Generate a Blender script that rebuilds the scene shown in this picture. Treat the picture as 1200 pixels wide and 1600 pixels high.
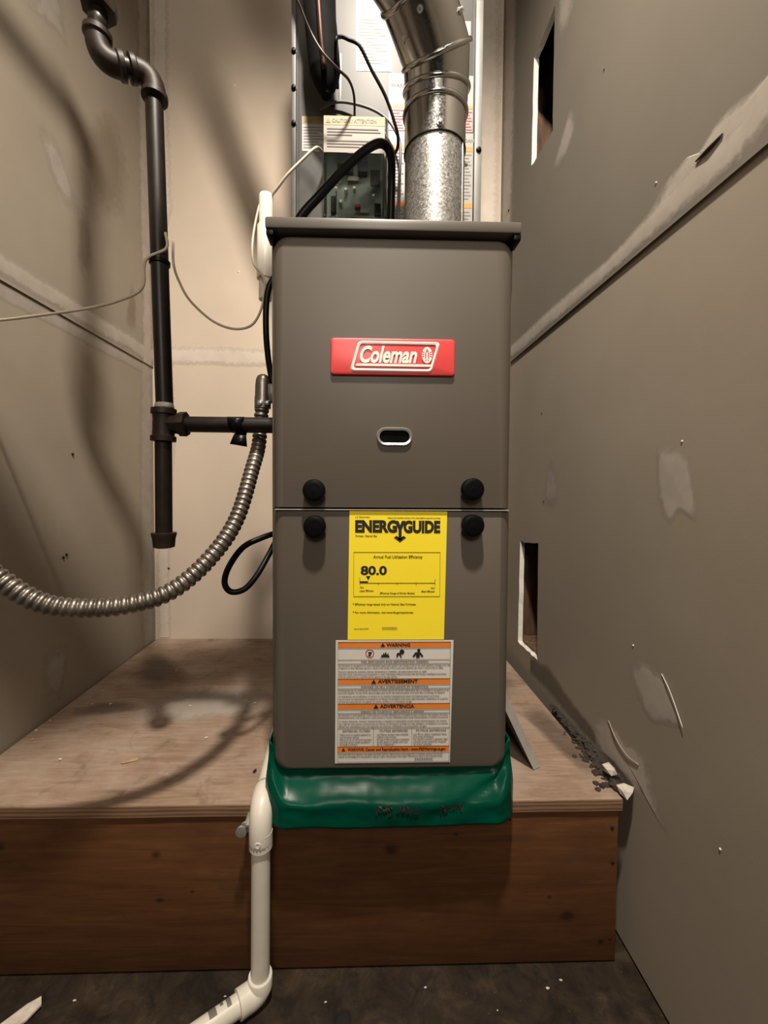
import bpy, bmesh, math, random
from mathutils import Vector, Matrix, noise

# ------------------------------------------------------------------ reset
for o in list(bpy.data.objects):
    bpy.data.objects.remove(o, do_unlink=True)
scene = bpy.context.scene
COL = scene.collection
random.seed(7)
PI = math.pi

# ------------------------------------------------------------------ camera
cam_d = bpy.data.cameras.new('camera')
cam = bpy.data.objects.new('camera', cam_d)
COL.objects.link(cam)
scene.camera = cam
F_PX = 650.0
cam_d.sensor_fit = 'VERTICAL'
cam_d.sensor_height = 36.0
cam_d.lens = F_PX / 1600.0 * 36.0
cam_d.shift_x = 17 / 1600.0
cam_d.shift_y = -17 / 1600.0
cam_d.clip_start = 0.01
yaw, pit, rol = math.radians(1.5), math.radians(1.85), math.radians(0.35)
fw = Vector((math.sin(yaw) * math.cos(pit), math.cos(yaw) * math.cos(pit), -math.sin(pit)))
rt = Vector((math.cos(yaw), -math.sin(yaw), 0))
up = rt.cross(fw)
rt2 = rt * math.cos(rol) + up * math.sin(rol)
up2 = -rt * math.sin(rol) + up * math.cos(rol)
m = Matrix((rt2, up2, -fw)).transposed().to_4x4()
m.translation = Vector((0, 0, 0.758))
cam.matrix_world = m

# ------------------------------------------------------------------ world, lamps, exposure
world = bpy.data.worlds.new('world')
scene.world = world
world.use_nodes = True
bgn = world.node_tree.nodes['Background']
bgn.inputs[0].default_value = (1.0, 0.86, 0.72, 1)
bgn.inputs[1].default_value = 0.012

def lamp(name, kind, loc, energy, color, radius, aim=None, cone=None, blend=1.0):
    d = bpy.data.lights.new(name, kind)
    d.energy = energy
    d.color = color
    d.shadow_soft_size = radius
    if kind == 'SPOT':
        d.spot_size = math.radians(cone)
        d.spot_blend = blend
    o = bpy.data.objects.new(name, d)
    COL.objects.link(o)
    o.location = loc
    if aim:
        o.rotation_euler = (Vector(aim) - Vector(loc)).to_track_quat('-Z', 'Y').to_euler()
    return o

# shaded ceiling lamp of the closet, above and a little in front of the camera, tilted to the back wall
lamp('ceiling_lamp', 'SPOT', (0.03, 0.05, 2.36), 185.0, (1.0, 0.905, 0.775), 0.05, (0.03, 0.55, 1.46), 110, 1.0)
# soft fill light added behind the camera to brighten the front faces
lamp('fill_light', 'POINT', (-0.06, -1.35, 1.80), 62.0, (1.0, 0.905, 0.775), 0.30)

vs = scene.view_settings
vs.view_transform = 'Standard'
vs.look = 'None'
vs.gamma = 1.0
vs.use_curve_mapping = False
vs.exposure = 0.15

# ------------------------------------------------------------------ materials
def nt(name):
    mt = bpy.data.materials.new(name)
    mt.use_nodes = True
    t = mt.node_tree
    b = t.nodes['Principled BSDF']
    return mt, t, b

def ramp(t, fac, stops):
    r = t.nodes.new('ShaderNodeValToRGB')
    el = r.color_ramp.elements
    while len(el) < len(stops):
        el.new(0.5)
    for e, (p, c) in zip(el, stops):
        e.position = p
        e.color = (c[0], c[1], c[2], 1) if not isinstance(c, (int, float)) else (c, c, c, 1)
    t.links.new(fac, r.inputs[0])
    return r.outputs[0]

def coords(t, scale=(1, 1, 1), loc=(0, 0, 0), rot=(0, 0, 0)):
    g = t.nodes.new('ShaderNodeNewGeometry')
    mp = t.nodes.new('ShaderNodeMapping')
    mp.inputs['Scale'].default_value = scale
    mp.inputs['Location'].default_value = loc
    mp.inputs['Rotation'].default_value = rot
    t.links.new(g.outputs['Position'], mp.inputs[0])
    return mp.outputs[0]

def noise_n(t, vec, scale, detail=4, rough=0.55, dist=0.0):
    n = t.nodes.new('ShaderNodeTexNoise')
    n.inputs['Scale'].default_value = scale
    n.inputs['Detail'].default_value = detail
    n.inputs['Roughness'].default_value = rough
    n.inputs['Distortion'].default_value = dist
    t.links.new(vec, n.inputs['Vector'])
    return n.outputs[0]

def mixc(t, fac, a, b, mode='MIX'):
    n = t.nodes.new('ShaderNodeMix')
    n.data_type = 'RGBA'
    n.blend_type = mode
    for sock, v in ((n.inputs[0], fac), (n.inputs[6], a), (n.inputs[7], b)):
        if isinstance(v, (int, float)):
            sock.default_value = v
        elif isinstance(v, tuple):
            sock.default_value = (v[0], v[1], v[2], 1)
        else:
            t.links.new(v, sock)
    return n.outputs[2]

def math_n(t, op, a, b=0.0, clamp=False):
    n = t.nodes.new('ShaderNodeMath')
    n.operation = op
    n.use_clamp = clamp
    for s, v in ((n.inputs[0], a), (n.inputs[1], b)):
        if isinstance(v, (int, float)):
            s.default_value = v
        else:
            t.links.new(v, s)
    return n.outputs[0]

def bump(t, b, h, strength=0.2, dist=0.001):
    n = t.nodes.new('ShaderNodeBump')
    n.inputs['Strength'].default_value = strength
    n.inputs['Distance'].default_value = dist
    t.links.new(h, n.inputs['Height'])
    t.links.new(n.outputs[0], b.inputs['Normal'])

def simple(name, c1, c2=None, scale=40, rough=0.5, metal=0.0, bmp=0.0, spec=0.5, detail=4, stretch=(1, 1, 1)):
    mt, t, b = nt(name)
    b.inputs['Roughness'].default_value = rough
    b.inputs['Metallic'].default_value = metal
    b.inputs['Specular IOR Level'].default_value = spec
    v = coords(t, stretch)
    n = noise_n(t, v, scale, detail)
    c2 = c2 or tuple(x * 0.8 for x in c1)
    t.links.new(ramp(t, n, [(0.3, c2), (0.7, c1)]), b.inputs['Base Color'])
    if bmp:
        bump(t, b, n, bmp)
    return mt

M = {}

def drywall(name, c, c2, patchy=0.6):
    mt, t, b = nt(name)
    b.inputs['Roughness'].default_value = 0.72
    b.inputs['Specular IOR Level'].default_value = 0.28
    v = coords(t)
    big = noise_n(t, v, 3.2, 5, 0.6)
    fine = noise_n(t, v, 260, 2)
    spots = noise_n(t, v, 34, 3, 0.6)
    col = ramp(t, big, [(0.3, c2), (0.68, c)])
    sp = ramp(t, spots, [(0.70, 0.0), (0.80, 1.0)])
    col = mixc(t, math_n(t, 'MULTIPLY', sp, 0.10), col, tuple(x * 0.45 for x in c))
    t.links.new(col, b.inputs['Base Color'])
    bump(t, b, fine, 0.10, 0.0006)
    return mt

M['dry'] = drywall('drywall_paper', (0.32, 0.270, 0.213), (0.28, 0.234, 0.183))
M['drydimmed'] = drywall('drywall_paper_dimmed', (0.195, 0.169, 0.136), (0.170, 0.147, 0.118))  # drywall colour darkened to offset strong lamp light on the upper right sheet
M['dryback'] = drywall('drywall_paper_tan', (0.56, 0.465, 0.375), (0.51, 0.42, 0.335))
M['gypsum'] = simple('gypsum_core', (0.78, 0.74, 0.68), (0.66, 0.62, 0.56), 90, 0.9, bmp=0.4)

def feather(name, c, c2, amount=1.0):
    """joint compound whose edge thins out to nothing"""
    mt, t, b = nt(name)
    b.inputs['Roughness'].default_value = 0.62
    b.inputs['Specular IOR Level'].default_value = 0.3
    v = coords(t)
    n = noise_n(t, v, 26, 4, 0.6)
    n2 = noise_n(t, v, 60, 4, 0.7)
    t.links.new(ramp(t, n, [(0.3, c2), (0.7, c)]), b.inputs['Base Color'])
    bump(t, b, n, 0.12, 0.001)
    a = t.nodes.new('ShaderNodeAttribute')
    a.attribute_name = 'thick'
    f = math_n(t, 'ADD', a.outputs['Fac'], math_n(t, 'MULTIPLY', math_n(t, 'SUBTRACT', n2, 0.5), 0.9))
    f = ramp(t, f, [(0.10, 0.0), (0.80, amount)])
    tr = t.nodes.new('ShaderNodeBsdfTransparent')
    mx = t.nodes.new('ShaderNodeMixShader')
    t.links.new(f, mx.inputs[0])
    t.links.new(tr.outputs[0], mx.inputs[1])
    t.links.new(b.outputs[0], mx.inputs[2])
    t.links.new(mx.outputs[0], t.nodes['Material Output'].inputs['Surface'])
    return mt

M['mud'] = feather('joint_compound', (0.49, 0.43, 0.375), (0.41, 0.355, 0.30), 0.85)
M['mudback'] = feather('joint_compound_pale', (0.66, 0.58, 0.50), (0.58, 0.50, 0.42), 0.85)
M['mudthin'] = feather('joint_compound_thin', (0.46, 0.405, 0.355), (0.38, 0.33, 0.285), 0.7)
M['glueshade'] = feather('brown_glue_and_shade', (0.24, 0.17, 0.11), (0.20, 0.135, 0.09), 0.30)  # brown glue, with some of the pipe shadow painted into its colour
M['dirt'] = feather('dark_dirt', (0.10, 0.075, 0.055), (0.05, 0.037, 0.028), 0.42)
M['spill'] = feather('black_spill', (0.012, 0.011, 0.010), (0.008, 0.007, 0.006), 0.95)

def ply_mat():
    mt, t, b = nt('plywood_face')
    b.inputs['Roughness'].default_value = 0.68
    b.inputs['Specular IOR Level'].default_value = 0.3
    v = coords(t, (1, 1, 1))
    gr = noise_n(t, coords(t, (6, 55, 6), rot=(0, 0, 0.5)), 1.6, 6, 0.65, 1.2)
    blot = noise_n(t, v, 7.5, 5, 0.6)
    dark = noise_n(t, v, 17, 4, 0.6, 0.8)
    col = ramp(t, gr, [(0.28, (0.185, 0.118, 0.080)), (0.55, (0.27, 0.185, 0.130)), (0.8, (0.36, 0.265, 0.20))])
    col = mixc(t, math_n(t, 'MULTIPLY', ramp(t, blot, [(0.42, 0.0), (0.66, 1.0)]), 0.5), col, (0.40, 0.32, 0.26))
    col = mixc(t, math_n(t, 'MULTIPLY', ramp(t, dark, [(0.58, 0.0), (0.74, 1.0)]), 0.55), col, (0.085, 0.052, 0.034))
    t.links.new(col, b.inputs['Base Color'])
    bump(t, b, gr, 0.25, 0.001)
    return mt
M['ply'] = ply_mat()

def ply_edge():
    mt, t, b = nt('plywood_edge')
    b.inputs['Roughness'].default_value = 0.7
    v = coords(t, (0.4, 0.4, 1))
    w = t.nodes.new('ShaderNodeTexWave')
    w.bands_direction = 'Z'
    w.inputs['Scale'].default_value = 48
    w.inputs['Distortion'].default_value = 1.4
    w.inputs['Detail'].default_value = 3
    t.links.new(v, w.inputs[0])
    n = noise_n(t, coords(t, (4, 4, 60)), 3, 4)
    col = ramp(t, w.outputs[0], [(0.15, (0.10, 0.05, 0.026)), (0.6, (0.27, 0.155, 0.085))])
    t.links.new(mixc(t, 0.3, col, ramp(t, n, [(0.3, (0.08, 0.04, 0.02)), (0.7, (0.3, 0.18, 0.1))])), b.inputs['Base Color'])
    return mt
M['plyedge'] = ply_edge()

def board_mat():
    mt, t, b = nt('front_board_wood')
    b.inputs['Roughness'].default_value = 0.62
    b.inputs['Specular IOR Level'].default_value = 0.3
    gr = noise_n(t, coords(t, (2.2, 8, 26)), 2.2, 6, 0.6, 1.4)
    blot = noise_n(t, coords(t, (5, 5, 9)), 2.0, 5, 0.6)
    col = ramp(t, gr, [(0.3, (0.072, 0.027, 0.008)), (0.55, (0.102, 0.040, 0.013)), (0.78, (0.135, 0.060, 0.024))])
    col = mixc(t, math_n(t, 'MULTIPLY', ramp(t, blot, [(0.5, 0.0), (0.7, 1.0)]), 0.45), col, (0.055, 0.021, 0.010))
    scuff = noise_n(t, coords(t, (9, 9, 20)), 4.0, 6, 0.7, 2.0)
    col = mixc(t, math_n(t, 'MULTIPLY', ramp(t, scuff, [(0.64, 0.0), (0.74, 1.0)]), 0.5), col, (0.02, 0.010, 0.007))
    for kx, kz, r in ((0.048, 0.192, 0.012), (-0.315, 0.190, 0.009), (-0.55, 0.205, 0.008), (0.33, 0.08, 0.010),
                      (0.385, 0.035, 0.006), (-0.31, 0.118, 0.006), (0.15, 0.215, 0.004), (-0.26, 0.13, 0.004), (0.30, 0.11, 0.004)):
        d = t.nodes.new('ShaderNodeVectorMath')
        d.operation = 'DISTANCE'
        t.links.new(coords(t, (0.8, 0.0, 1.0)), d.inputs[0])
        d.inputs[1].default_value = (kx * 0.8, 0, kz)
        wob = math_n(t, 'ADD', d.outputs['Value'], math_n(t, 'MULTIPLY', math_n(t, 'SUBTRACT', gr, 0.5), r * 1.2))
        f = ramp(t, math_n(t, 'DIVIDE', wob, r), [(0.35, 0.85), (1.0, 0.0)])
        col = mixc(t, f, col, (0.028, 0.010, 0.005))
    t.links.new(col, b.inputs['Base Color'])
    bump(t, b, gr, 0.2, 0.001)
    return mt
M['board'] = board_mat()

def floor_mat():
    mt, t, b = nt('dirty_floor')
    b.inputs['Roughness'].default_value = 0.6
    b.inputs['Specular IOR Level'].default_value = 0.3
    v = coords(t)
    n1 = noise_n(t, v, 15, 6, 0.7, 0.8)
    n2 = noise_n(t, v, 34, 5, 0.65, 0.5)
    n3 = noise_n(t, v, 120, 3, 0.6)
    col = ramp(t, n1, [(0.33, (0.008, 0.0045, 0.002)), (0.52, (0.024, 0.0145, 0.0075)), (0.72, (0.052, 0.034, 0.019))])
    col = mixc(t, math_n(t, 'MULTIPLY', ramp(t, n2, [(0.52, 0.0), (0.68, 1.0)]), 0.8), col, (0.005, 0.0035, 0.0025))
    col = mixc(t, math_n(t, 'MULTIPLY', ramp(t, n3, [(0.70, 0.0), (0.76, 1.0)]), 0.35), col, (0.2, 0.16, 0.12))
    t.links.new(col, b.inputs['Base Color'])
    bump(t, b, n2, 0.3, 0.002)
    return mt
M['floor'] = floor_mat()

M['cab'] = simple('furnace_taupe_paint', (0.098, 0.081, 0.064), (0.092, 0.076, 0.060), 6, 0.42, 0.0, 0.0, 0.32)
M['cabside'] = simple('cabinet_grey_paint', (0.105, 0.090, 0.075), (0.095, 0.082, 0.068), 8, 0.40, 0.0, 0.0, 0.45)
M['black'] = simple('black_plastic', (0.003, 0.003, 0.003), (0.002, 0.002, 0.002), 60, 0.42, spec=0.12)
M['rubber'] = simple('black_rubber', (0.004, 0.004, 0.004), (0.003, 0.003, 0.003), 50, 0.40, spec=0.18)
M['foam'] = simple('black_foam_insulation', (0.004, 0.0038, 0.0036), (0.002, 0.002, 0.002), 40, 0.8, bmp=0.4, spec=0.12)
M['iron'] = simple('black_iron_pipe', (0.015, 0.009, 0.006), (0.006, 0.004, 0.003), 45, 0.42, 0.0, 0.12, 0.3)
M['ironfit'] = simple('cast_iron_fitting', (0.026, 0.014, 0.008), (0.010, 0.006, 0.004), 70, 0.5, 0.0, 0.3, 0.3)
M['dope'] = simple('pipe_sealant', (0.62, 0.58, 0.52), (0.30, 0.27, 0.23), 130, 0.6, bmp=0.4)
M['steel'] = simple('bright_steel', (0.55, 0.52, 0.48), (0.42, 0.39, 0.36), 50, 0.32, 0.95)
M['conduit'] = simple('steel_conduit', (0.27, 0.235, 0.20), (0.17, 0.15, 0.13), 40, 0.38, 0.85, 0.05)
M['chrome'] = simple('chrome', (0.62, 0.60, 0.57), (0.55, 0.53, 0.5), 30, 0.22, 0.75)
M['glassdark'] = simple('dark_glass', (0.006, 0.006, 0.006), (0.004, 0.004, 0.004), 30, 0.08)
M['pvc'] = simple('white_pvc', (0.66, 0.61, 0.53), (0.60, 0.55, 0.47), 25, 0.35)
M['wirew'] = simple('cream_wire_jacket', (0.58, 0.50, 0.40), (0.48, 0.40, 0.31), 40, 0.5)
M['wireg'] = simple('grey_wire_jacket', (0.16, 0.15, 0.15), (0.11, 0.105, 0.105), 40, 0.45)
M['wiremar'] = simple('brown_wire_jacket', (0.045, 0.022, 0.018), (0.03, 0.015, 0.012), 40, 0.45)
M['copper'] = simple('dull_copper', (0.055, 0.020, 0.012), (0.03, 0.011, 0.007), 60, 0.5, 0.5)
M['red'] = simple('red_badge', (0.66, 0.055, 0.055), (0.62, 0.05, 0.05), 20, 0.38)
M['white'] = simple('white_relief', (0.86, 0.80, 0.74), (0.82, 0.76, 0.70), 20, 0.4)
M['yellow'] = simple('yellow_paper', (0.98, 0.78, 0.030), (0.95, 0.74, 0.024), 14, 0.5)
M['paper'] = simple('white_label_paper', (0.66, 0.62, 0.57), (0.60, 0.56, 0.51), 14, 0.45)
M['paperdimmed'] = simple('white_label_dimmed', (0.30, 0.29, 0.275), (0.275, 0.265, 0.25), 14, 0.4)  # white label paper, darkened because the lamp overexposes it above the furnace
M['creamdimmed'] = simple('cream_sticker_dimmed', (0.19, 0.16, 0.125), (0.17, 0.143, 0.11), 14, 0.5)  # cream sticker, its colour also darkened against the lamp's glare
M['orange'] = simple('orange_print', (0.78, 0.22, 0.028), (0.72, 0.19, 0.022), 20, 0.5)
M['cautiony'] = simple('yellow_print', (0.26, 0.165, 0.03), (0.23, 0.145, 0.026), 20, 0.5)
M['ink'] = simple('black_ink', (0.012, 0.010, 0.009), (0.010, 0.008, 0.007), 20, 0.6)
M['inkgrey'] = simple('grey_fine_print', (0.17, 0.15, 0.135), (0.13, 0.115, 0.10), 20, 0.6)
M['inkbrown'] = simple('brown_fine_print', (0.12, 0.075, 0.004), (0.09, 0.055, 0.003), 20, 0.6)
M['inkred'] = simple('red_ink', (0.45, 0.02, 0.03), (0.4, 0.02, 0.03), 20, 0.6)
M['board_pcb'] = simple('green_circuit_board', (0.075, 0.105, 0.085), (0.035, 0.05, 0.04), 50, 0.4)
M['solder'] = simple('pale_component', (0.68, 0.66, 0.6), (0.5, 0.48, 0.44), 40, 0.3, 0.3)
M['flange'] = simple('dull_flange_metal', (0.20, 0.195, 0.185), (0.16, 0.155, 0.15), 20, 0.5, 0.3)
M['stud'] = simple('old_stud_wood', (0.17, 0.092, 0.05), (0.06, 0.032, 0.02), 10, 0.8, bmp=0.5, stretch=(8, 8, 1.5))
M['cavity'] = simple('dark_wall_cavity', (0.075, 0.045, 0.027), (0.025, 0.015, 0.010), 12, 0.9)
M['dust'] = simple('dark_dust', (0.050, 0.038, 0.029), (0.016, 0.012, 0.009), 90, 0.95, bmp=0.6)
M['plaster'] = simple('plaster_chunk', (0.60, 0.53, 0.46), (0.42, 0.36, 0.3), 90, 0.85, bmp=0.5)
M['chip'] = simple('pale_wood_chip', (0.42, 0.27, 0.14), (0.30, 0.18, 0.09), 60, 0.7)
M['panel'] = simple('grey_panel_paint', (0.36, 0.335, 0.31), (0.30, 0.28, 0.26), 30, 0.4, 0.2)
M['tape'] = simple('black_tape', (0.003, 0.003, 0.003), (0.002, 0.002, 0.002), 60, 0.35, spec=0.2)

def galv(name, base, spangle, metal, rough, vs_=420):
    mt, t, b = nt(name)
    b.inputs['Metallic'].default_value = metal
    v = coords(t)
    vo = t.nodes.new('ShaderNodeTexVoronoi')
    vo.inputs['Scale'].default_value = vs_
    t.links.new(v, vo.inputs['Vector'])
    sep = t.nodes.new('ShaderNodeSeparateColor')
    t.links.new(vo.outputs['Color'], sep.inputs[0])
    col = ramp(t, sep.outputs[0], [(0.0, tuple(x * (1 - spangle) for x in base)), (1.0, tuple(min(1, x * (1 + spangle)) for x in base))])
    n = noise_n(t, v, 14, 4)
    col = mixc(t, math_n(t, 'MULTIPLY', n, 0.5), col, tuple(x * 0.6 for x in base))
    t.links.new(col, b.inputs['Base Color'])
    r = ramp(t, sep.outputs[1], [(0.0, rough * 0.75), (1.0, rough * 1.25)])
    t.links.new(r, b.inputs['Roughness'])
    return mt
M['galv'] = galv('galvanised_spangle', (0.40, 0.392, 0.375), 0.45, 0.85, 0.42)
M['galvs'] = galv('galvanised_smooth', (0.52, 0.51, 0.49), 0.0, 1.0, 0.20)
M['coil'] = simple('coil_case_metal', (0.080, 0.078, 0.075), (0.068, 0.066, 0.063), 9, 0.50, 0.0, 0.0, 0.4)

def clear_plastic():
    mt, t, b = nt('clear_plastic')
    b.inputs['Base Color'].default_value = (0.85, 0.88, 0.84, 1)
    b.inputs['Roughness'].default_value = 0.08
    b.inputs['Transmission Weight'].default_value = 1.0
    b.inputs['IOR'].default_value = 1.2
    n = noise_n(t, coords(t), 60, 3)
    t.links.new(ramp(t, n, [(0.3, 0.05), (0.7, 0.16)]), b.inputs['Roughness'])
    return mt
M['clear'] = clear_plastic()

def film():
    mt, t, b = nt('green_plastic_film')
    n = noise_n(t, coords(t), 9, 4)
    t.links.new(ramp(t, n, [(0.3, (0.0, 0.034, 0.019)), (0.7, (0.0, 0.058, 0.035))]), b.inputs['Base Color'])
    b.inputs['Roughness'].default_value = 0.27
    b.inputs['Specular IOR Level'].default_value = 0.10
    return mt
M['film'] = film()

# ------------------------------------------------------------------ object helpers
def finish(name, me, mat, parent=None, smooth=False, origin=None):
    """link a mesh given in world coordinates; move its origin to the thing's base"""
    if mat is not None:
        for mm in (mat if isinstance(mat, (list, tuple)) else [mat]):
            me.materials.append(M[mm] if isinstance(mm, str) else mm)
    o = bpy.data.objects.new(name, me)
    COL.objects.link(o)
    if parent is not None:
        org = Vector(parent['_org'])
        o.parent = parent
        o['_org'] = parent['_org']
    else:
        if origin is None:
            xs = [v.co for v in me.vertices]
            origin = (sum(v.x for v in xs) / len(xs), sum(v.y for v in xs) / len(xs), min(v.z for v in xs))
        org = Vector(origin)
        o.location = org
        o['_org'] = tuple(org)
    me.transform(Matrix.Translation(-org))
    if smooth:
        for p in me.polygons:
            p.use_smooth = True
        if smooth is not True:
            try:
                me.set_sharp_from_angle(angle=math.radians(smooth))
            except Exception:
                pass
    me.update()
    return o

def mesh(name, verts, faces, mat, parent=None, smooth=False, origin=None, recalc=True):
    me = bpy.data.meshes.new(name)
    me.from_pydata([tuple(v) for v in verts], [], faces)
    if recalc:
        bm = bmesh.new()
        bm.from_mesh(me)
        bmesh.ops.recalc_face_normals(bm, faces=bm.faces)
        bm.to_mesh(me)
        bm.free()
    return finish(name, me, mat, parent, smooth, origin)

def from_bm(name, bm, mat, parent=None, smooth=False, origin=None):
    me = bpy.data.meshes.new(name)
    bmesh.ops.recalc_face_normals(bm, faces=bm.faces)
    bm.to_mesh(me)
    bm.free()
    return finish(name, me, mat, parent, smooth, origin)

def empty(name, loc):
    o = bpy.data.objects.new(name, None)
    o.empty_display_size = 0.05
    COL.objects.link(o)
    o.location = loc
    o['_org'] = tuple(loc)
    return o

def tag(o, label=None, cat=None, group=None, kind=None):
    if label: o['label'] = label
    if cat: o['category'] = cat
    if group: o['group'] = group
    if kind: o['kind'] = kind
    return o

def bm_box(bm, x0, x1, y0, y1, z0, z1, bev=0.0, seg=2):
    vs_ = [bm.verts.new(c) for c in ((x0, y0, z0), (x1, y0, z0), (x1, y1, z0), (x0, y1, z0), (x0, y0, z1), (x1, y0, z1), (x1, y1, z1), (x0, y1, z1))]
    fs = [bm.faces.new([vs_[i] for i in f]) for f in ((3, 2, 1, 0), (4, 5, 6, 7), (0, 1, 5, 4), (1, 2, 6, 5), (2, 3, 7, 6), (3, 0, 4, 7))]
    if bev:
        es = list({e for f in fs for e in f.edges})
        bmesh.ops.bevel(bm, geom=es, offset=bev, segments=seg, affect='EDGES', profile=0.5)

def box(name, x0, x1, y0, y1, z0, z1, mat, parent=None, bev=0.0, seg=2, smooth=False, origin=None):
    bm = bmesh.new()
    bm_box(bm, x0, x1, y0, y1, z0, z1, bev, seg)
    return from_bm(name, bm, mat, parent, 40 if (bev and not smooth) else smooth, origin)

def catmull(pts, per=8, closed=False):
    P = [Vector(p) for p in pts]
    out = []
    n = len(P)
    rng = range(n) if closed else range(n - 1)
    for i in rng:
        p1, p2 = P[i], P[(i + 1) % n]
        p0 = P[(i - 1) % n] if (closed or i > 0) else p1 * 2 - p2
        p3 = P[(i + 2) % n] if (closed or i + 2 < n) else p2 * 2 - p1
        for k in range(per):
            s = k / per
            out.append(0.5 * ((2 * p1) + (-p0 + p2) * s + (2 * p0 - 5 * p1 + 4 * p2 - p3) * s * s + (-p0 + 3 * p1 - 3 * p2 + p3) * s ** 3))
    if not closed:
        out.append(P[-1])
    return out

def resample(pts, step):
    out = [pts[0].copy()]
    acc = 0.0
    for a, b in zip(pts, pts[1:]):
        L = (b - a).length
        while acc + L >= step and L > 1e-9:
            s = (step - acc) / L
            a = a + (b - a) * s
            out.append(a.copy())
            L = (b - a).length
            acc = 0.0
        acc += L
    return out

def frames(pts):
    n = len(pts)
    T = []
    for i in range(n):
        a = pts[max(0, i - 1)]
        b = pts[min(n - 1, i + 1)]
        d = (b - a)
        T.append(d.normalized() if d.length > 1e-9 else (T[-1] if T else Vector((0, 0, 1))))
    t0 = T[0]
    u = t0.orthogonal().normalized()
    out = []
    for i in range(n):
        if i:
            q = T[i - 1].rotation_difference(T[i])
            u = q @ u
        u = (u - T[i] * u.dot(T[i])).normalized()
        out.append((T[i], u, T[i].cross(u)))
    return out

def sweep_data(pts, radii, n=12, caps=True, squash=1.0):
    pts = [Vector(p) for p in pts]
    fr = frames(pts)
    if isinstance(radii, (int, float)):
        radii = [radii] * len(pts)
    V, Fc = [], []
    for p, (tt, u, w), r in zip(pts, fr, radii):
        for k in range(n):
            a = 2 * PI * k / n
            V.append(p + u * (math.cos(a) * r) + w * (math.sin(a) * r * squash))
    for i in range(len(pts) - 1):
        for k in range(n):
            k2 = (k + 1) % n
            Fc.append((i * n + k, i * n + k2, (i + 1) * n + k2, (i + 1) * n + k))
    if caps:
        Fc.append(tuple(range(n - 1, -1, -1)))
        Fc.append(tuple(range((len(pts) - 1) * n, len(pts) * n)))
    return V, Fc

def tube(name, pts, r, mat, parent=None, n=12, smooth=50, per=0, caps=True, origin=None):
    if per:
        pts = catmull(pts, per)
        if not isinstance(r, (int, float)):
            L = len(r)
            r = [r[min(int(i / per), L - 1)] + (r[min(int(i / per) + 1, L - 1)] - r[min(int(i / per), L - 1)]) * ((i % per) / per) for i in range(len(pts))]
    V, Fc = sweep_data(pts, r, n, caps)
    return mesh(name, V, Fc, mat, parent, smooth, origin)

def lathe(name, a, b, prof, mat, parent=None, n=24, smooth=40, origin=None):
    """surface of revolution along a->b; prof = [(s in metres along axis, radius)]"""
    a, b = Vector(a), Vector(b)
    d = (b - a).normalized()
    u = d.orthogonal().normalized()
    w = d.cross(u)
    V, Fc = [], []
    for s, r in prof:
        for k in range(n):
            t = 2 * PI * k / n
            V.append(a + d * s + u * (math.cos(t) * r) + w * (math.sin(t) * r))
    for i in range(len(prof) - 1):
        for k in range(n):
            k2 = (k + 1) % n
            Fc.append((i * n + k, i * n + k2, (i + 1) * n + k2, (i + 1) * n + k))
    Fc.append(tuple(range(n - 1, -1, -1)))
    Fc.append(tuple(range((len(prof) - 1) * n, len(prof) * n)))
    return mesh(name, V, Fc, mat, parent, smooth, origin)

def patch(name, axis, plane, outline, mat, parent, inset=0.35, thick=0.0012, normal=1, per=5, bulge=0.0):
    thick *= 0.35
    inset = min(0.7, inset * 1.5)
    """thin smear lying on a wall: outline in the wall's own 2-D, feathered at the rim.
       axis 'x': (y,z) on x=plane ; axis 'y': (x,z) on y=plane ; axis 'z': (x,y) on z=plane"""
    P = catmull([(p[0], p[1], 0) for p in outline], per, True)
    c = sum(P, Vector()) / len(P)
    rings = ((1.0, 0.0, 0.0), (1 - inset * 0.5, 0.5, 0.6), (1 - inset, 1.0, 1.0), (0.25, 1.0, 1.0 + bulge))
    V, W = [], []
    def put(q, h):
        off = plane + normal * (0.0002 + h * thick)
        if axis == 'x': return (off, q.x, q.y)
        if axis == 'y': return (q.x, off, q.y)
        return (q.x, q.y, off)
    n = len(P)
    for s, w, h in rings:
        for q in P:
            V.append(put(c + (q - c) * s, h)); W.append(w)
    V.append(put(c, rings[-1][2])); W.append(1.0)
    Fc = []
    for i in range(len(rings) - 1):
        for k in range(n):
            k2 = (k + 1) % n
            Fc.append((i * n + k, i * n + k2, (i + 1) * n + k2, (i + 1) * n + k))
    for k in range(n):
        Fc.append(((len(rings) - 1) * n + k, (len(rings) - 1) * n + (k + 1) % n, len(V) - 1))
    o = mesh(name, V, Fc, mat, parent, True, recalc=True)
    at = o.data.attributes.new('thick', 'FLOAT', 'POINT')
    for i, w in enumerate(W):
        at.data[i].value = w
    return o

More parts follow.
